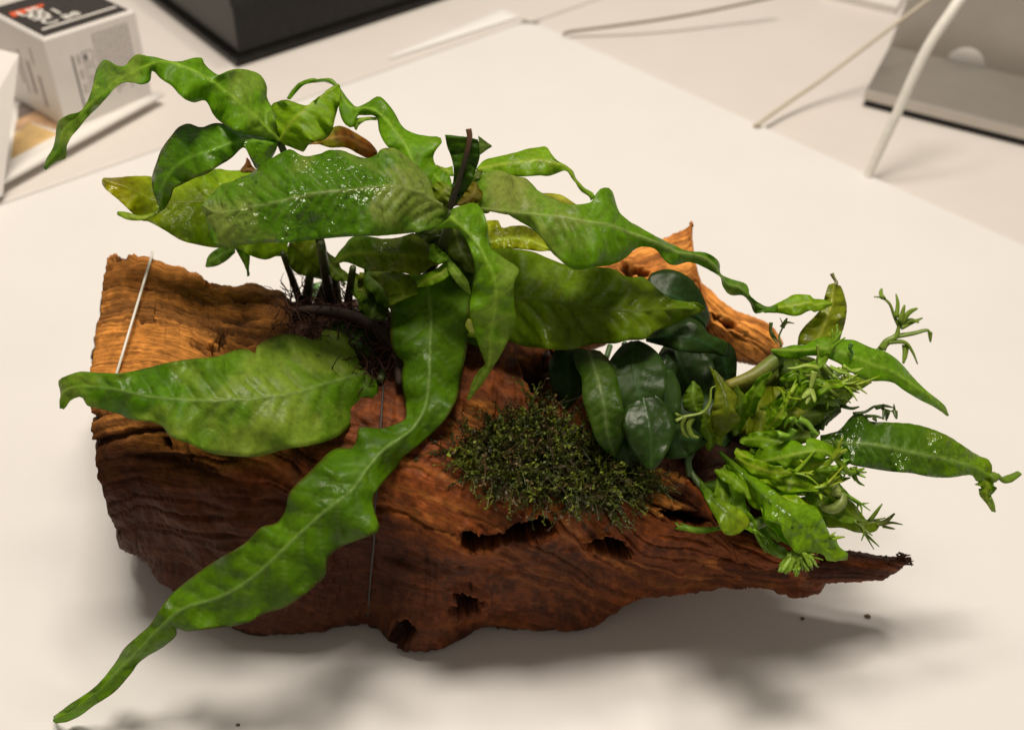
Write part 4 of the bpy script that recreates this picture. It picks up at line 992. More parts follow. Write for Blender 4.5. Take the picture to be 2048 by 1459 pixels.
# ---- dark round leaved plant --------------------------------------------
an = thing('dark_leaved_plant', 'low plant with dark glossy rounded leaves between the fern and the moss', 'plant')
AK = dict(tilt=.3, mat=M_ANUB, patch=BOTTLE2, pa=.5, veins=7, q=.0004, th=.0004, wave=.0015, wf=1.2, spots=.1)
LATE_A = []
AS = dict(tilt=.2, mat=M_ANUB, patch=BOTTLE2, pa=.5, veins=7, q=.0005, th=.0004, wave=.001, wf=1.2, spots=.1, wet=.26, vein_c=(.035, .09, .02))
for b_, t_, w_, z0, z1, c_, bd, e_ in (((1345, 680), (1405, 815), 118, .346, .340, BOTTLE, .05, .004), ((1128, 690), (1128, 815), 74, .334, .328, BOTTLE, -.08, .006), ((1262, 684), (1300, 842), 122, .326, .312, BOTTLE2, .06, -.004),
                                       ((1282, 780), (1300, 938), 96, .316, .306, BOTTLE2, -.05, .006), ((1335, 740), (1345, 872), 62, .324, .318, BOTTLE2, .08, .005), ((1240, 850), (1262, 935), 54, .318, .316, BOTTLE, .05, .004), ((1340, 700), (1330, 800), 50, .334, .328, BOTTLE, .1, .004), ((1405, 680), (1450, 815), 90, .354, .350, BOTTLE, .05, .004), ((1380, 780), (1400, 890), 80, .340, .332, BOTTLE, -.1, .004)):
    LATE_A.append((b_, t_, w_, z0, z1, c_, bd, e_))
def aleaf(L, R, M=None, z=(.32,), **k):
    a = dict(AK); a.update(c=BOTTLE, wet=.3, vein_c=(.03, .10, .035)); a.update(k); a['wet'] *= .6; a['e'] = tuple(.5 * np.atleast_1d(t) for t in a.get('e', (.006, .006)))
    return leaf(an, Y5, L, R, M, z, **a)
aleaf([(700, 330), (760, 420), (850, 480), (950, 515), (1065, 512)], [(690, 250), (700, 170), (750, 140), (820, 124), (900, 140), (980, 190), (1040, 270), (1080, 360), (1102, 440), (1068, 508)], z=(.356, .354, .356, .360), e=(.004, .010), wet=.35)
aleaf([(690, 592), (800, 622), (900, 652), (1000, 668), (1100, 668), (1192, 686)], [(690, 568), (740, 530), (870, 470), (960, 440), (1040, 470), (1090, 540), (1160, 570), (1215, 602), (1204, 660)], [(690, 580), (850, 560), (1000, 580), (1100, 625), (1196, 682)], z=(.338, .330, .330, .336), e=(.010, .010), c=BOTTLE2, wet=.55, q=.001)
aleaf([(1065, 660), (1110, 740), (1150, 830), (1205, 885)], [(1190, 585), (1240, 615), (1268, 670), (1276, 740), (1264, 850), (1210, 885)], z=(.350, .348, .350), wet=.2)
aleaf([(210, 640), (230, 750), (270, 830), (275, 950), (295, 1030), (330, 1130), (360, 1220), (420, 1300), (482, 1345)], [(390, 655), (470, 740), (500, 830), (520, 930), (545, 1050), (540, 1130), (547, 1190), (525, 1260), (490, 1345)],
      [(310, 650), (360, 790), (395, 920), (420, 1040), (430, 1150), (450, 1240), (487, 1345)], z=(.330, .314, .308, .308, .314), e=(.008, .008), c=(.035, .085, .012), patch=(.07, .12, .03), pa=.5, wet=.35, veins=11, q=.0016, mat=M_LEAF, vein_c=(.16, .22, .08), label='lighter green leaf with a raised pale midrib')
aleaf([(770, 1330), (850, 1352), (950, 1342), (1030, 1292), (1087, 1237)], [(768, 1300), (820, 1180), (900, 1120), (980, 1150), (1040, 1200), (1085, 1230)], z=(.320, .316, .318, .322), wet=.35)
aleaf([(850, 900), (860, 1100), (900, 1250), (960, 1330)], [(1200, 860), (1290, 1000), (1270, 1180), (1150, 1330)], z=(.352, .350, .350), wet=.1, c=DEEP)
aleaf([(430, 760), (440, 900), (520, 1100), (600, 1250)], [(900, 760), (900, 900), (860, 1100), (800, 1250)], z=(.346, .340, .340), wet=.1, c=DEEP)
for pts, z in (([(545, 600), (570, 660), (600, 760)], (.352, .35, .345)), ([(455, 620), (430, 700)], (.37, .366)), ([(820, 640), (810, 700), (805, 760)], (.338, .334, .33)), ([(980, 1240), (960, 1340), (970, 1459)], (.322, .32, .322))):
    pix_tube(an, Y5, pts, z, .0013, (.05, .11, .025), 'stem')
leaf(an, Y2, [(350, 345), (343, 400), (365, 450)], [(430, 325), (447, 390), (442, 460)], z=(.398, .398), c=(.05, .16, .06), mat=M_ANUB, wet=.5, veins=3)

# ---- lace fern -----------------------------------------------------------
lf = thing('lace_fern', 'bright green fern with finely forked lacy leaf tips at the right end of the driftwood', 'fern')
def lleaf(fr, L, R, M=None, z=(.32,), **k):
    a = dict(c=LIME, patch=MID, pa=.45, wet=.45, veins=10, q=.0011, wave=.0016); a.update(k)
    return leaf(lf, fr, L, R, M, z, **a)
j1 = lleaf(Y6, [(870, 580), (880, 510), (920, 450), (990, 380), (1035, 320), (1060, 235), (1082, 170), (1110, 162)], [(1160, 540), (1182, 470), (1200, 400), (1206, 320), (1190, 240), (1160, 170), (1130, 162)], [(1000, 570), (1055, 440), (1095, 320), (1120, 163)], z=(.338, .340, .344), c=(.20, .25, .03), patch=OLIVE, wet=.5)
pix_tube(j1, Y6, [(1125, 175), (1135, 150), (1118, 120), (1105, 92)], (.344, .345), [.0011, .0006, .0009], (.16, .17, .05), 'tip_stalk')
lleaf(Y6, [(640, 358), (750, 362), (830, 380), (890, 375), (955, 342), (990, 355), (1050, 330), (1107, 306)], [(640, 338), (700, 310), (790, 265), (850, 235), (962, 240), (970, 262), (1045, 268), (1080, 282), (1108, 292)], z=(.338, .336, .336), c=LIME, wet=.2)
lleaf(Y6, [(700, 630), (780, 668), (850, 672), (950, 652), (1050, 662), (1150, 702), (1220, 750), (1290, 800), (1370, 825), (1460, 825), (1530, 840), (1600, 890), (1700, 950), (1800, 1000), (1892, 1060)],
      [(690, 608), (760, 600), (840, 580), (910, 580), (980, 550), (1040, 525), (1150, 540), (1250, 545), (1310, 570), (1380, 600), (1460, 620), (1540, 670), (1600, 730), (1660, 800), (1750, 890), (1840, 960), (1880, 1000), (1900, 1056)],
      [(692, 616), (900, 618), (1050, 605), (1200, 640), (1350, 705), (1500, 755), (1650, 850), (1780, 945), (1897, 1058)], z=(.336, .328, .324, .326, .332, .340), e=(.010, .008), c=(.13, .27, .02), patch=GREY, pa=.4, q=.0002, veins=4, wet=.55, wave=.001, label='smooth pointed leaf reaching right')
lleaf(Y6, [(1160, 885), (1230, 893), (1300, 882), (1372, 838)], [(1165, 790), (1250, 785), (1310, 800), (1374, 828)], z=(.336, .336, .338), c=OLIVE, wet=.6)
j3 = lleaf(Y7, [(880, 370), (980, 392), (1050, 430), (1150, 450), (1280, 470), (1400, 480), (1500, 500), (1620, 505), (1740, 490), (1780, 530), (1856, 512)], [(870, 262), (960, 240), (1000, 210), (1040, 160), (1090, 128), (1130, 150), (1160, 180), (1260, 185), (1400, 195), (1500, 220), (1600, 260), (1680, 310), (1740, 350), (1790, 380), (1840, 400), (1863, 440), (1858, 500)],
      [(870, 300), (1000, 305), (1150, 315), (1300, 340), (1450, 372), (1600, 402), (1750, 445), (1858, 506)], z=(.328, .322, .320, .324, .332), e=(.010, .008), c=(.055, .14, .014), tip=LIME, patch=OLIVE, pa=.4, wet=.85, veins=18, q=.0016, vein_c=(.2, .27, .08), label='long glossy leaf pointing right with a forked tip')
leaf(j3, Y7, [(1760, 545), (1800, 560), (1788, 600), (1830, 655), (1862, 702)], [(1868, 490), (1872, 560), (1858, 620), (1886, 700)], z=(.332, .334, .338), c=LIME, patch=OLIVE, pa=.4, wet=.3, name='leaf_fork', veins=4)
pix_tube(j3, Y7, [(1850, 505), (1890, 495), (1930, 520), (1975, 505), (2022, 478)], (.332, .336), [.003, .0018, .002, .0012], LIME, 'leaf_fork', M_LACE, flat=.5)
j4 = lleaf(X5, [(200, 482), (330, 460), (390, 495), (410, 452), (470, 432), (540, 462), (600, 400), (680, 402), (740, 375), (830, 402), (870, 370), (930, 412), (980, 482), (1050, 522), (1130, 500)], [(180, 450), (260, 410), (300, 330), (340, 300), (420, 290), (500, 270), (560, 245), (620, 250), (690, 290), (700, 240), (740, 225), (830, 250), (910, 290), (960, 370), (1000, 420), (1070, 490), (1150, 470)],
      [(185, 468), (350, 420), (500, 385), (680, 345), (800, 330), (880, 355), (960, 420), (1050, 500), (1140, 486)], z=(.322, .314, .310, .312, .318), e=(.008, .008), c=(.15, .30, .02), patch=LIME, tip=LIME, wet=.3)
lleaf(X5, [(800, 430), (830, 520), (880, 580), (965, 592)], [(950, 450), (960, 480), (1000, 540), (1062, 542), (1000, 580)], z=(.322, .322, .320), c=OLIVE, patch=LIME, pa=.6, wet=.2)
lleaf(X5, [(555, 690), (700, 692), (800, 672), (866, 622)], [(560, 480), (640, 410), (720, 400), (800, 430), (866, 575)], [(555, 575), (700, 548), (866, 600)], z=(.326, .322, .324), c=MID, patch=OLIVE, wet=.2)
lleaf(X5, [(400, 640), (500, 692), (567, 682)], [(390, 580), (490, 522), (552, 560), (572, 655)], z=(.318, .316, .318), c=PALE, patch=MID, wet=.3)
lleaf(X5, [(700, 790), (800, 830), (835, 900), (872, 950), (990, 952), (1110, 990), (1250, 985), (1297, 930)], [(640, 710), (760, 680), (880, 630), (980, 680), (1080, 750), (1150, 840), (1212, 912), (1297, 888)], [(680, 745), (850, 790), (1000, 830), (1150, 910), (1297, 908)], z=(.328, .324, .324, .332), c=OLIVE, patch=MID, pa=.4, wet=.25, vein_c=(.2, .22, .06))
j5 = lleaf(X5, [(-8, 352), (90, 480), (200, 580), (270, 650), (310, 740), (350, 800), (360, 880), (430, 905), (490, 930), (510, 1000), (560, 1080), (600, 1140), (650, 1160), (760, 1150), (840, 1170), (860, 1212), (905, 1218)],
      [(8, 335), (150, 445), (250, 520), (330, 570), (400, 620), (490, 690), (600, 750), (740, 770), (790, 800), (830, 870), (860, 940), (900, 1020), (940, 1020), (955, 1090), (1000, 1130), (1042, 1168), (1046, 1205), (965, 1212)],
      [(0, 340), (120, 455), (250, 590), (400, 730), (560, 845), (700, 985), (830, 1120), (940, 1216)], z=(.325, .314, .304, .298, .300, .306), e=(.008, .010), c=(.10, .23, .018), tip=(.2, .36, .02), tip_pow=1.5, patch=LIME, pa=.5, wet=.85, veins=16, q=.0016, vein_c=(.05, .10, .01), label='bright glossy leaf hanging toward the front')
lleaf(X5, [(255, 955), (320, 1080), (400, 1160), (505, 1207)], [(370, 940), (430, 1060), (520, 1110), (565, 1160)], [(300, 950), (370, 1080), (450, 1145), (540, 1192)], z=(.314, .310, .312), c=(.09, .17, .02), wet=.3)
lleaf(Y7, [(140, 480), (190, 600), (240, 700), (270, 750), (300, 810), (330, 836), (390, 832), (435, 800)], [(180, 520), (280, 620), (370, 670), (412, 690), (452, 740), (462, 775)], [(150, 495), (260, 640), (350, 722), (450, 788)], z=(.322, .312, .306, .308), c=(.07, .17, .02), tip=PALE, tip_pow=1.5, wet=.4, vein_c=(.05, .08, .02))
pix_tube(lf, Y7, [(130, 355), (105, 430), (140, 505), (200, 580)], (.324, .322, .318), .0012, (.06, .10, .025), 'stem')
lleaf(Y7, [(205, 560), (330, 642), (430, 702), (462, 702)], [(200, 530), (300, 520), (370, 570), (430, 640), (464, 690)], z=(.326, .322, .322), c=DEEP, patch=GREEN, wet=.2)
lleaf(Y7, [(-20, 790), (100, 817), (200, 828), (295, 806)], [(-20, 765), (60, 765), (140, 788), (295, 790)], z=(.322, .322, .322), c=(.08, .16, .02), wet=.2, veins=4)
lleaf(Y5, [(1098, 750), (1130, 850), (1132, 960), (1110, 1080), (1118, 1150), (1142, 1205)], [(1150, 790), (1220, 880), (1287, 960), (1262, 1030), (1300, 1100), (1250, 1160), (1180, 1208)], [(1130, 780), (1195, 930), (1212, 1050), (1165, 1205)], z=(.316, .312, .310, .316), c=(.14, .19, .02), patch=OLIVE, tip=(.06, .11, .015), wet=.4, vein_c=(.04, .07, .01))
lleaf(Y5, [(985, 850), (930, 950), (935, 1030), (1000, 1052)], [(1000, 850), (1045, 900), (1062, 980), (1040, 1045)], z=(.328, .326, .326), c=(.07, .14, .015), patch=LIME, wet=.3, veins=5)
lleaf(Y5, [(1250, 1180), (1400, 1205), (1500, 1245), (1625, 1205)], [(1250, 910), (1350, 870), (1460, 880), (1630, 890)], z=(.332, .330, .330), c=OLIVE, patch=DEEP, pa=.6, wet=.1, veins=8)
lleaf(Y6, [(745, 860), (850, 882), (950, 862), (1050, 825)], [(740, 710), (800, 680), (950, 690), (1055, 790)], z=(.340, .338, .338), c=(.07, .13, .016), patch=OLIVE, wet=.2)
lleaf(Y6, [(780, 975), (840, 987), (915, 962), (935, 938)], [(768, 935), (820, 893), (880, 898), (936, 930)], z=(.324, .322, .324), c=(.15, .21, .04), wet=.2, veins=4)
lleaf(Y6, [(768, 1084), (850, 1082), (927, 1042)], [(772, 1055), (810, 1008), (862, 1004), (928, 1030)], z=(.322, .320, .322), c=PALE, wet=.2, veins=4)
lleaf(Y6, [(960, 985), (1080, 955), (1180, 992), (1245, 935)], [(975, 900), (1060, 825), (1160, 855), (1246, 892)], z=(.334, .334, .334), c=OLIVE, patch=LIME, wet=.3, veins=6)
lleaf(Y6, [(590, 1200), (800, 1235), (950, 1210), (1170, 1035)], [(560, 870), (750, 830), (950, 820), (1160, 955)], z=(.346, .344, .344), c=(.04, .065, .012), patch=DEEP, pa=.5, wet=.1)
lleaf(Y6, [(850, 1120), (940, 1140), (1020, 1110), (1090, 1040)], [(850, 1010), (950, 985), (1060, 985), (1140, 1010)], z=(.336, .334, .336), c=(.06, .11, .015), patch=OLIVE, wet=.2)
lleaf(Y6, [(990, 800), (1010, 880), (1060, 920), (1110, 905)], [(1040, 760), (1090, 800), (1120, 850), (1112, 903)], z=(.330, .330), c=(.12, .18, .025), wet=.3, veins=4)
lleaf(X5, [(240, 880), (300, 960), (380, 1010), (470, 1070)], [(330, 860), (400, 900), (450, 980), (500, 1060)], z=(.318, .318, .316), c=(.08, .15, .02), wet=.3, veins=5)
lleaf(X5, [(300, 480), (420, 560), (540, 650), (600, 720)], [(340, 470), (480, 500), (600, 560), (640, 680)], z=(.330, .328, .328), c=DEEP, patch=GREEN, wet=.1)
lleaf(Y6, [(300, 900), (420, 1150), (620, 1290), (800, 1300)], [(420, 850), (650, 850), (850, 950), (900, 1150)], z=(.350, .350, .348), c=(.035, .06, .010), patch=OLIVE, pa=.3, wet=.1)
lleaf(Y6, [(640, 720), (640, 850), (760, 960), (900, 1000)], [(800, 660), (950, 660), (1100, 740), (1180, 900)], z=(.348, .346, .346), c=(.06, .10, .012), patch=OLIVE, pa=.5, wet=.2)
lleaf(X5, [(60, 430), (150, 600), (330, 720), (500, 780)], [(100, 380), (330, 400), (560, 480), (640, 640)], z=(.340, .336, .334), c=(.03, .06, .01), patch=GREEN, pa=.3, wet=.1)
def sprig(base, tip, wd, z0, z1, c, bend=0.0, forks=0, parent=None, smooth_edge=False, **k):
    rf = 0.03 if smooth_edge else 0.30
    b, t = np.array(base, float), np.array(tip, float); ax = t - b; ln = np.linalg.norm(ax); nx = np.array([-ax[1], ax[0]]) / ln
    T = np.linspace(0, 1, 14); C = b + ax * T[:, None] + nx * (bend * ln * np.sin(math.pi * T * .9))[:, None]
    h = wd * .5 * (np.sin(math.pi * np.clip(T * .93 + .04, 0, 1)) ** .75) * (1 - .25 * T)
    wl = h * (1 + rf * np.sin(T * 17 + random.uniform(0, 6)) * T); wr = h * (1 + rf * np.sin(T * 15 + random.uniform(0, 6)) * T)
    a = dict(patch=MID, pa=.5, wet=.3, veins=9, q=.0008, e=(random.uniform(-.022, .014), random.uniform(-.022, .014)), wave=.003, wf=2.5, tilt=random.uniform(0, .7)); a.update(k)
    o = leaf(parent or lf, FULL, (C + nx * wl[:, None]).tolist(), (C - nx * wr[:, None]).tolist(), C.tolist(), (z0, (z0 + z1) / 2 - .003, z1), c=c, **a)
    if forks:
        g = Geo(); d = (C[-1] - C[-3]); d /= np.linalg.norm(d)
        for q_ in range(forks):
            an_ = random.uniform(-1.1, 1.1); dd = np.array([d[0] * math.cos(an_) - d[1] * math.sin(an_), d[0] * math.sin(an_) + d[1] * math.cos(an_)])
            l2 = random.uniform(18, 44); m_ = C[-1] + dd * l2 * .5; e_ = m_ + (dd + np.array([random.gauss(0, .5), random.gauss(0, .5)])) * l2 * .6
            for st_ in ([C[-2], m_, e_], [m_, m_ + (dd + np.array([random.gauss(0, .7), random.gauss(0, .7)])) * l2 * .5]):
                pix_tube(None, FULL, [tuple(v_) for v_ in st_], (z1, z1 + random.uniform(-.003, .003)), [.0010, .0008, .0003], np.minimum(np.array(c) * random.uniform(1.4, 2.2), .5), geo=g, sides=5, flat=.5, per=4)
        g.build('lace_tip', M_LACE, o)
    return o
for b_, t_, w_, z0, z1, c_, bd, e_ in LATE_A:
    sprig(b_, t_, w_ * 1.22, z0, z1, c_, bd, 0, an, smooth_edge=True, **dict(AS, e=(e_, e_)))
LM2 = (.185, .31, .012); LM3 = (.125, .24, .010); OL2 = (.08, .13, .010)
for b_, t_, w_, z0, z1, c_, bd, fk in (
    ((1500, 840), (1620, 745), 46, .334, .326, OL2, .1, 0), ((1510, 860), (1650, 800), 50, .332, .322, LM3, -.1, 4), ((1500, 870), (1640, 860), 52, .330, .320, OL2, .1, 0),
    ((1480, 880), (1600, 905), 50, .328, .316, LM3, -.1, 3), ((1470, 870), (1470, 770), 44, .330, .320, OL2, .1, 0), ((1490, 850), (1545, 745), 40, .332, .324, LM3, -.1, 0),
    ((1470, 900), (1640, 975), 58, .326, .312, LM2, .08, 4), ((1480, 920), (1700, 1000), 50, .326, .318, LM3, -.08, 4), ((1460, 930), (1575, 1040), 48, .322, .308, LM2, .05, 4),
    ((1450, 930), (1520, 1065), 50, .322, .308, LM3, .1, 3), ((1445, 935), (1470, 1050), 40, .320, .310, OL2, .1, 0), ((1470, 915), (1600, 940), 40, .322, .310, LM2, .1, 3),
    ((1500, 900), (1680, 930), 44, .330, .320, LM3, .12, 4), ((1540, 980), (1640, 1075), 52, .316, .304, LM2, -.1, 4), ((1520, 960), (1590, 1090), 46, .314, .304, LM2, .08, 4),
    ((1560, 760), (1660, 700), 36, .330, .322, LM3, .1, 4), ((1580, 800), (1690, 770), 40, .328, .318, LM2, -.1, 5), ((1540, 820), (1600, 760), 38, .326, .318, LM3, .15, 4),
    ((1420, 900), (1400, 820), 40, .326, .316, OL2, .1, 0), ((1440, 890), (1440, 800), 42, .324, .314, (.12, .17, .012), -.1, 0), ((1530, 860), (1570, 800), 34, .322, .314, LM2, .1, 4),
    ((1600, 960), (1720, 1040), 46, .324, .318, OL2, .1, 3), ((1560, 920), (1670, 910), 42, .320, .312, LM2, .15, 4), ((1430, 940), (1500, 1000), 34, .318, .308, LM3, -.1, 0)):
    sprig(b_, t_, w_ * .88, z0, z1, c_, bd, fk)
DK = (.030, .060, .008); DK2 = (.055, .085, .010)
for b_, t_, w_, z0, z1, c_, bd in (((905, 440), (955, 545), 54, .336, .326, DK2, .1), ((885, 455), (905, 560), 50, .338, .328, DK, -.1), ((880, 450), (820, 540), 46, .340, .332, DK2, .1), ((740, 500), (800, 620), 60, .352, .344, DK, .1),
    ((700, 545), (750, 660), 54, .358, .348, DK2, -.1), ((780, 560), (740, 690), 60, .352, .342, DK, .1), ((640, 500), (700, 560), 40, .358, .352, DK2, .1), ((830, 470), (740, 520), 44, .340, .336, DK2, -.1),
    ((920, 560), (960, 690), 70, .342, .332, DK, .08), ((960, 520), (1040, 560), 60, .345, .338, DK2, .1), ((870, 400), (840, 320), 50, .330, .330, MID, .1), ((905, 405), (965, 345), 46, .322, .326, DK2, -.1), ((920, 410), (1010, 380), 48, .320, .322, OLIVE, .1), ((700, 650), (760, 760), 64, .345, .334, DK, .1)):
    sprig(b_, t_, w_, z0, z1, c_, bd, 0, fern, wet=.15)
# thick stalks
pix_tube(lf, Y6, [(390, 862), (500, 822), (600, 775), (680, 715), (750, 655)], (.334, .334, .336, .338), [.0026, .003, .0035, .003], [(.22, .20, .02), (.16, .18, .02), (.10, .17, .02)], 'stem')
pix_tube(lf, Y6, [(620, 770), (700, 700), (770, 660)], (.338, .34), [.0026, .002], (.09, .17, .02), 'stem')
pix_tube(lf, X5, [(190, 925), (280, 932), (380, 900)], (.31, .31, .312), [.0016, .0022, .0014], (.12, .2, .04), 'stem')
pix_tube(lf, X5, [(920, 600), (945, 650), (935, 690)], (.318, .316), [.0016, .0022], PALE, 'stem')
pix_tube(lf, X5, [(795, 772), (880, 800), (950, 785), (988, 730), (985, 680)], (.318, .316, .318), [.0008, .002, .0022, .0018], PALE, 'curled_tip', M_LACE)

pix_tube(lf, FULL, [(1766, 694), (1735, 715), (1680, 745), (1600, 790), (1530, 840)], (.351, .350, .347, .342, .338), [.0012, .0013, .0016], (.12, .2, .03), 'stem')
# forked lace: each traced group is one part
def lace(fr, strokes, z, c=LIME, r=.0011, name='lace_tip', parent=None):
    g = Geo()
    for i, pts in enumerate(strokes):
        w_ = .8 * r * random.uniform(.75, 1.25); cc = np.minimum(np.array(c) * random.uniform(1.1, 1.8), .55)
        zz_ = [z + random.uniform(-.0015, .0015), z + random.uniform(-.003, .003)]
        pix_tube(None, fr, pts, zz_, [w_ * 1.25, w_, w_ * .8, w_ * .35], cc, geo=g, sides=6, flat=.55, per=5)
    return g.build(name, M_LACE, parent or lf)
lace(Y6, [[(1395, 690), (1420, 640), (1450, 600)], [(1445, 608), (1480, 555), (1545, 515), (1562, 440)], [(1470, 575), (1520, 535), (1560, 515)], [(1562, 450), (1530, 380), (1500, 300), (1450, 258), (1392, 250)], [(1455, 260), (1440, 230), (1446, 195)], [(1545, 390), (1555, 300), (1543, 230)],
          [(1570, 420), (1590, 350), (1602, 305)], [(1565, 440), (1630, 360), (1690, 328)], [(1575, 460), (1650, 425), (1722, 395)], [(1580, 440), (1640, 410), (1700, 425)], [(1540, 520), (1660, 500), (1750, 478), (1782, 500)], [(1480, 560), (1600, 560), (1655, 625), (1690, 710)], [(1608, 585), (1605, 640), (1592, 705)], [(1775, 490), (1778, 560)]],
     .350, (.17, .26, .025), .0016)
lace(Y6, [[(1005, 575), (1012, 640), (1003, 690), (1025, 742)], [(1015, 735), (930, 718), (860, 735), (800, 738)], [(1000, 765), (940, 785), (905, 765)]], .318, (.24, .36, .04), .0014)
lace(Y6, [[(985, 760), (970, 830), (955, 890)], [(958, 885), (945, 940), (930, 982)], [(958, 890), (925, 920), (903, 942)], [(960, 885), (980, 930), (988, 968)]], .315, (.24, .33, .06), .0016)
lace(Y6, [[(1050, 720), (1090, 770), (1130, 800), (1180, 815)], [(1090, 725), (1150, 760), (1220, 780), (1225, 825)], [(1120, 735), (1180, 770), (1200, 820)], [(1150, 745), (1230, 755), (1300, 738)], [(1110, 785), (1160, 830), (1140, 880)], [(1180, 720), (1250, 760), (1320, 735)], [(1060, 850), (1130, 915), (1190, 940), (1235, 975)], [(1170, 935), (1230, 930)], [(1190, 950), (1200, 985)]], .320, (.22, .34, .04), .0013)
lace(Y6, [[(1240, 570), (1228, 600), (1245, 640), (1225, 680)], [(1228, 600), (1218, 575)]], .321, (.06, .16, .02), .0007)
lace(Y6, [[(835, 1080), (800, 1100), (780, 1145)], [(835, 1082), (870, 1110), (912, 1162)], [(835, 1085), (830, 1130)], [(845, 1150), (815, 1200), (780, 1260)], [(740, 1186), (790, 1195), (820, 1190)], [(880, 1080), (940, 1115), (975, 1160), (1015, 1195)], [(975, 1160), (975, 1215)]], .314, (.18, .33, .03), .0019)
lace(Y6, [[(760, 590), (745, 520), (770, 450), (750, 392)], [(770, 450), (800, 425), (848, 432)], [(765, 460), (800, 395)], [(690, 425), (688, 500), (730, 570)], [(700, 500), (740, 560)]], .342, (.22, .28, .08), .0010)
lace(Y5, [[(880, 1106), (940, 1078), (1050, 1052), (1100, 985), (1110, 900), (1140, 880)], [(940, 1080), (920, 1140), (935, 1190), (965, 1218)], [(985, 1085), (962, 1140), (985, 1200), (1030, 1216)], [(885, 1065), (930, 1078)]], .312, (.17, .24, .03), .0012)
lace(Y7, [[(1060, 135), (1130, 125), (1190, 92), (1250, 112), (1310, 130)], [(1130, 150), (1190, 150), (1240, 165)], [(1190, 100), (1240, 90), (1290, 100)], [(1230, 110), (1235, 80)], [(1300, 130), (1296, 80)], [(1180, 160), (1195, 180)], [(1260, 120), (1250, 175)], [(1300, 120), (1310, 165)], [(1240, 110), (1232, 170)], [(880, 230), (900, 180), (940, 150)], [(895, 200), (920, 160), (905, 140)], [(990, 90), (1050, 105), (1095, 95)], [(960, 60), (1040, 100)]], .330, (.06, .1, .02), .0012)
lace(X5, [[(1040, 515), (1100, 495), (1170, 470)], [(1080, 500), (1130, 520), (1180, 545)], [(1090, 520), (1120, 580), (1170, 610)], [(1110, 480), (1150, 500), (1190, 500)], [(1070, 480), (1110, 460)]], .318, LIME, .0013, parent=j4)
lace(Y7, [[(1190, 775), (1250, 755), (1300, 712)], [(1215, 775), (1280, 765), (1345, 776)], [(1230, 785), (1270, 795), (1302, 802)], [(1250, 760), (1275, 730)]], .332, (.16, .2, .03), .0012)
lace(Y7, [[(1865, 495), (1900, 490), (1920, 515)], [(1880, 560), (1860, 600)], [(1850, 620), (1870, 660), (1880, 705)], [(1800, 580), (1810, 620)]], .334, LIME, .0012, parent=j3)
fr_ = []
for k in range(34):
    a = random.uniform(-1, 1); x0 = 640 + a * 80; y0 = 1165 + random.uniform(-20, 30); ln = random.uniform(70, 170) * (1 - .35 * abs(a)); dx = a * 1.0 + random.gauss(0, .2)
    p1_ = (x0 + dx * ln * .5, y0 + ln * .5); p2_ = (x0 + dx * ln * .8 + random.gauss(0, 12), y0 + ln); fr_.append([(x0, y0), p1_, p2_])
    if random.random() < .6: fr_.append([p1_, (p1_[0] + random.gauss(0, 30), p1_[1] + ln * .4)])
lace(X5, fr_, .301, (.17, .29, .02), .0012, 'lace_fringe', j5)

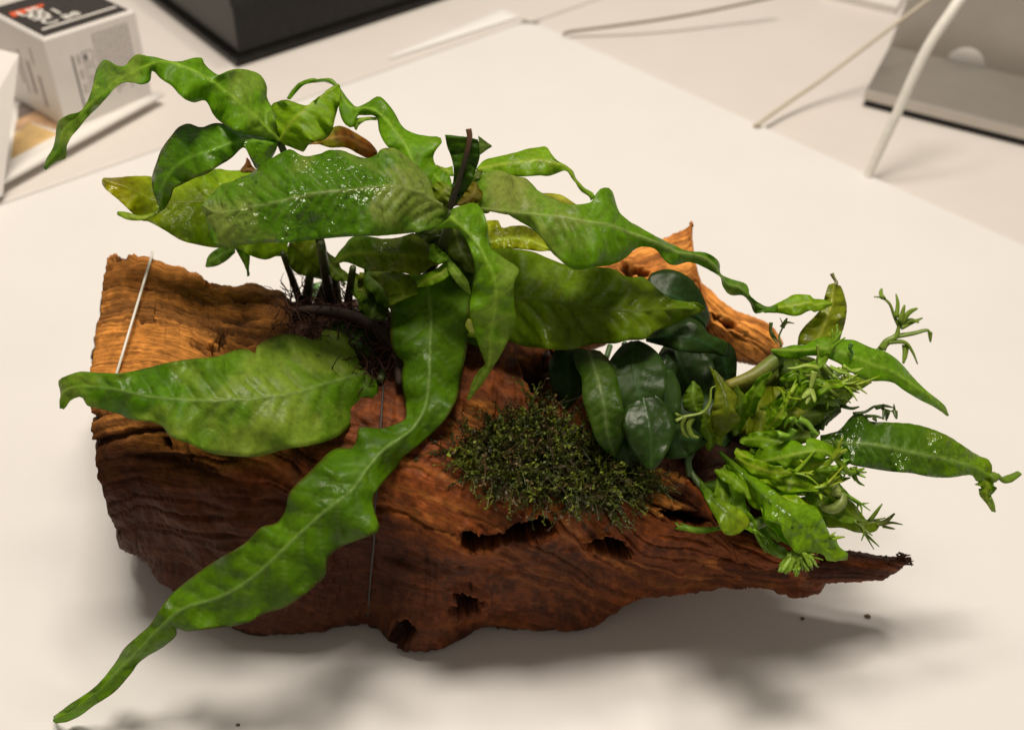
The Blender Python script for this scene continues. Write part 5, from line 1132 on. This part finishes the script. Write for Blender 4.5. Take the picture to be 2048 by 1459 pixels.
# ---- moss ------------------------------------------------------------------
MOSS_POLY = [(890, 905), (940, 850), (1000, 830), (1040, 800), (1090, 790), (1130, 830), (1180, 860), (1220, 890), (1280, 940), (1300, 970), (1270, 1000), (1220, 1014), (1170, 1012), (1120, 1003), (1050, 994), (985, 972), (940, 965), (912, 940)]
cand = poly_inside(TR['px'], TR['py'], MOSS_POLY); sel = np.argwhere(cand > 0)
g = Geo()
mcols = [np.array((.045, .062, .007)), np.array((.075, .098, .009)), np.array((.13, .165, .012)), np.array((.055, .038, .012)), np.array((.22, .28, .022))]
for k in range(4200):
    i, j = sel[random.randrange(len(sel))]; dpt = cand[i, j]
    p = TR['P'][i, j].copy(); n = TR['N'][i, j]; px_, py_ = TR['px'][i, j], TR['py'][i, j]
    hgt = min(1, dpt / 45) * float(smooth01(vnoise(px_ / 55, py_ / 45, 0, 8), .25, .75) + .25)
    if float(vnoise(px_ / 30, py_ / 30, 3, 9)) < .42 and random.random() < .7: continue
    if dpt < 26 and random.random() > (dpt / 26) * .9 + .1: continue; p = p + n * (random.random() ** .8) * .010 * hgt
    d = n * random.uniform(-.1, .75) + np.array([random.gauss(0, .9), random.gauss(-.1, .6), random.gauss(-.1, .7)]); d /= np.linalg.norm(d)
    ln = random.uniform(.006, .017); ns = 5; P = [p]
    for s_ in range(ns):
        d = d + np.array([random.gauss(0, .25), random.gauss(0, .25), random.gauss(-.06, .25)]); d /= np.linalg.norm(d); P.append(P[-1] + d * ln / ns)
    P = np.array(P); c = mcols[min(4, int(random.triangular(0, 5, 1.2)))] * random.uniform(.7, 1.4)
    if random.random() < .12: c = np.array((.14, .09, .03)) * random.uniform(.6, 1.3)
    g.tube(P, [.00022, .00012], 3, c * .8, cap=False)
    if random.random() < .82:
        V, Fq = [], []
        for s_ in range(1, ns + 1):
            for m_ in range(3):
                b = P[s_] - (P[s_] - P[s_ - 1]) * (m_ / 3)
                dd = d * .8 + np.array([random.gauss(0, 1), random.gauss(0, 1), random.gauss(0, 1)]) * .7; dd /= np.linalg.norm(dd); sz = random.uniform(.0010, .0021)
                w2 = np.cross(dd, [random.gauss(0, 1), random.gauss(0, 1), random.gauss(0, 1)]); w2 /= np.linalg.norm(w2) + 1e-9
                o_ = len(V); V += [b, b + dd * sz * .55 + w2 * sz * .3, b + dd * sz, b + dd * sz * .55 - w2 * sz * .3]; Fq.append([o_, o_ + 1, o_ + 2, o_ + 3])
        g.add(V, Fq, c * random.uniform(.8, 1.3))
o = g.build('moss_clump', M_MOSS, smooth=False)
tag(o, 'tangled dark green moss clump on the front of the driftwood', 'moss', kind='stuff')
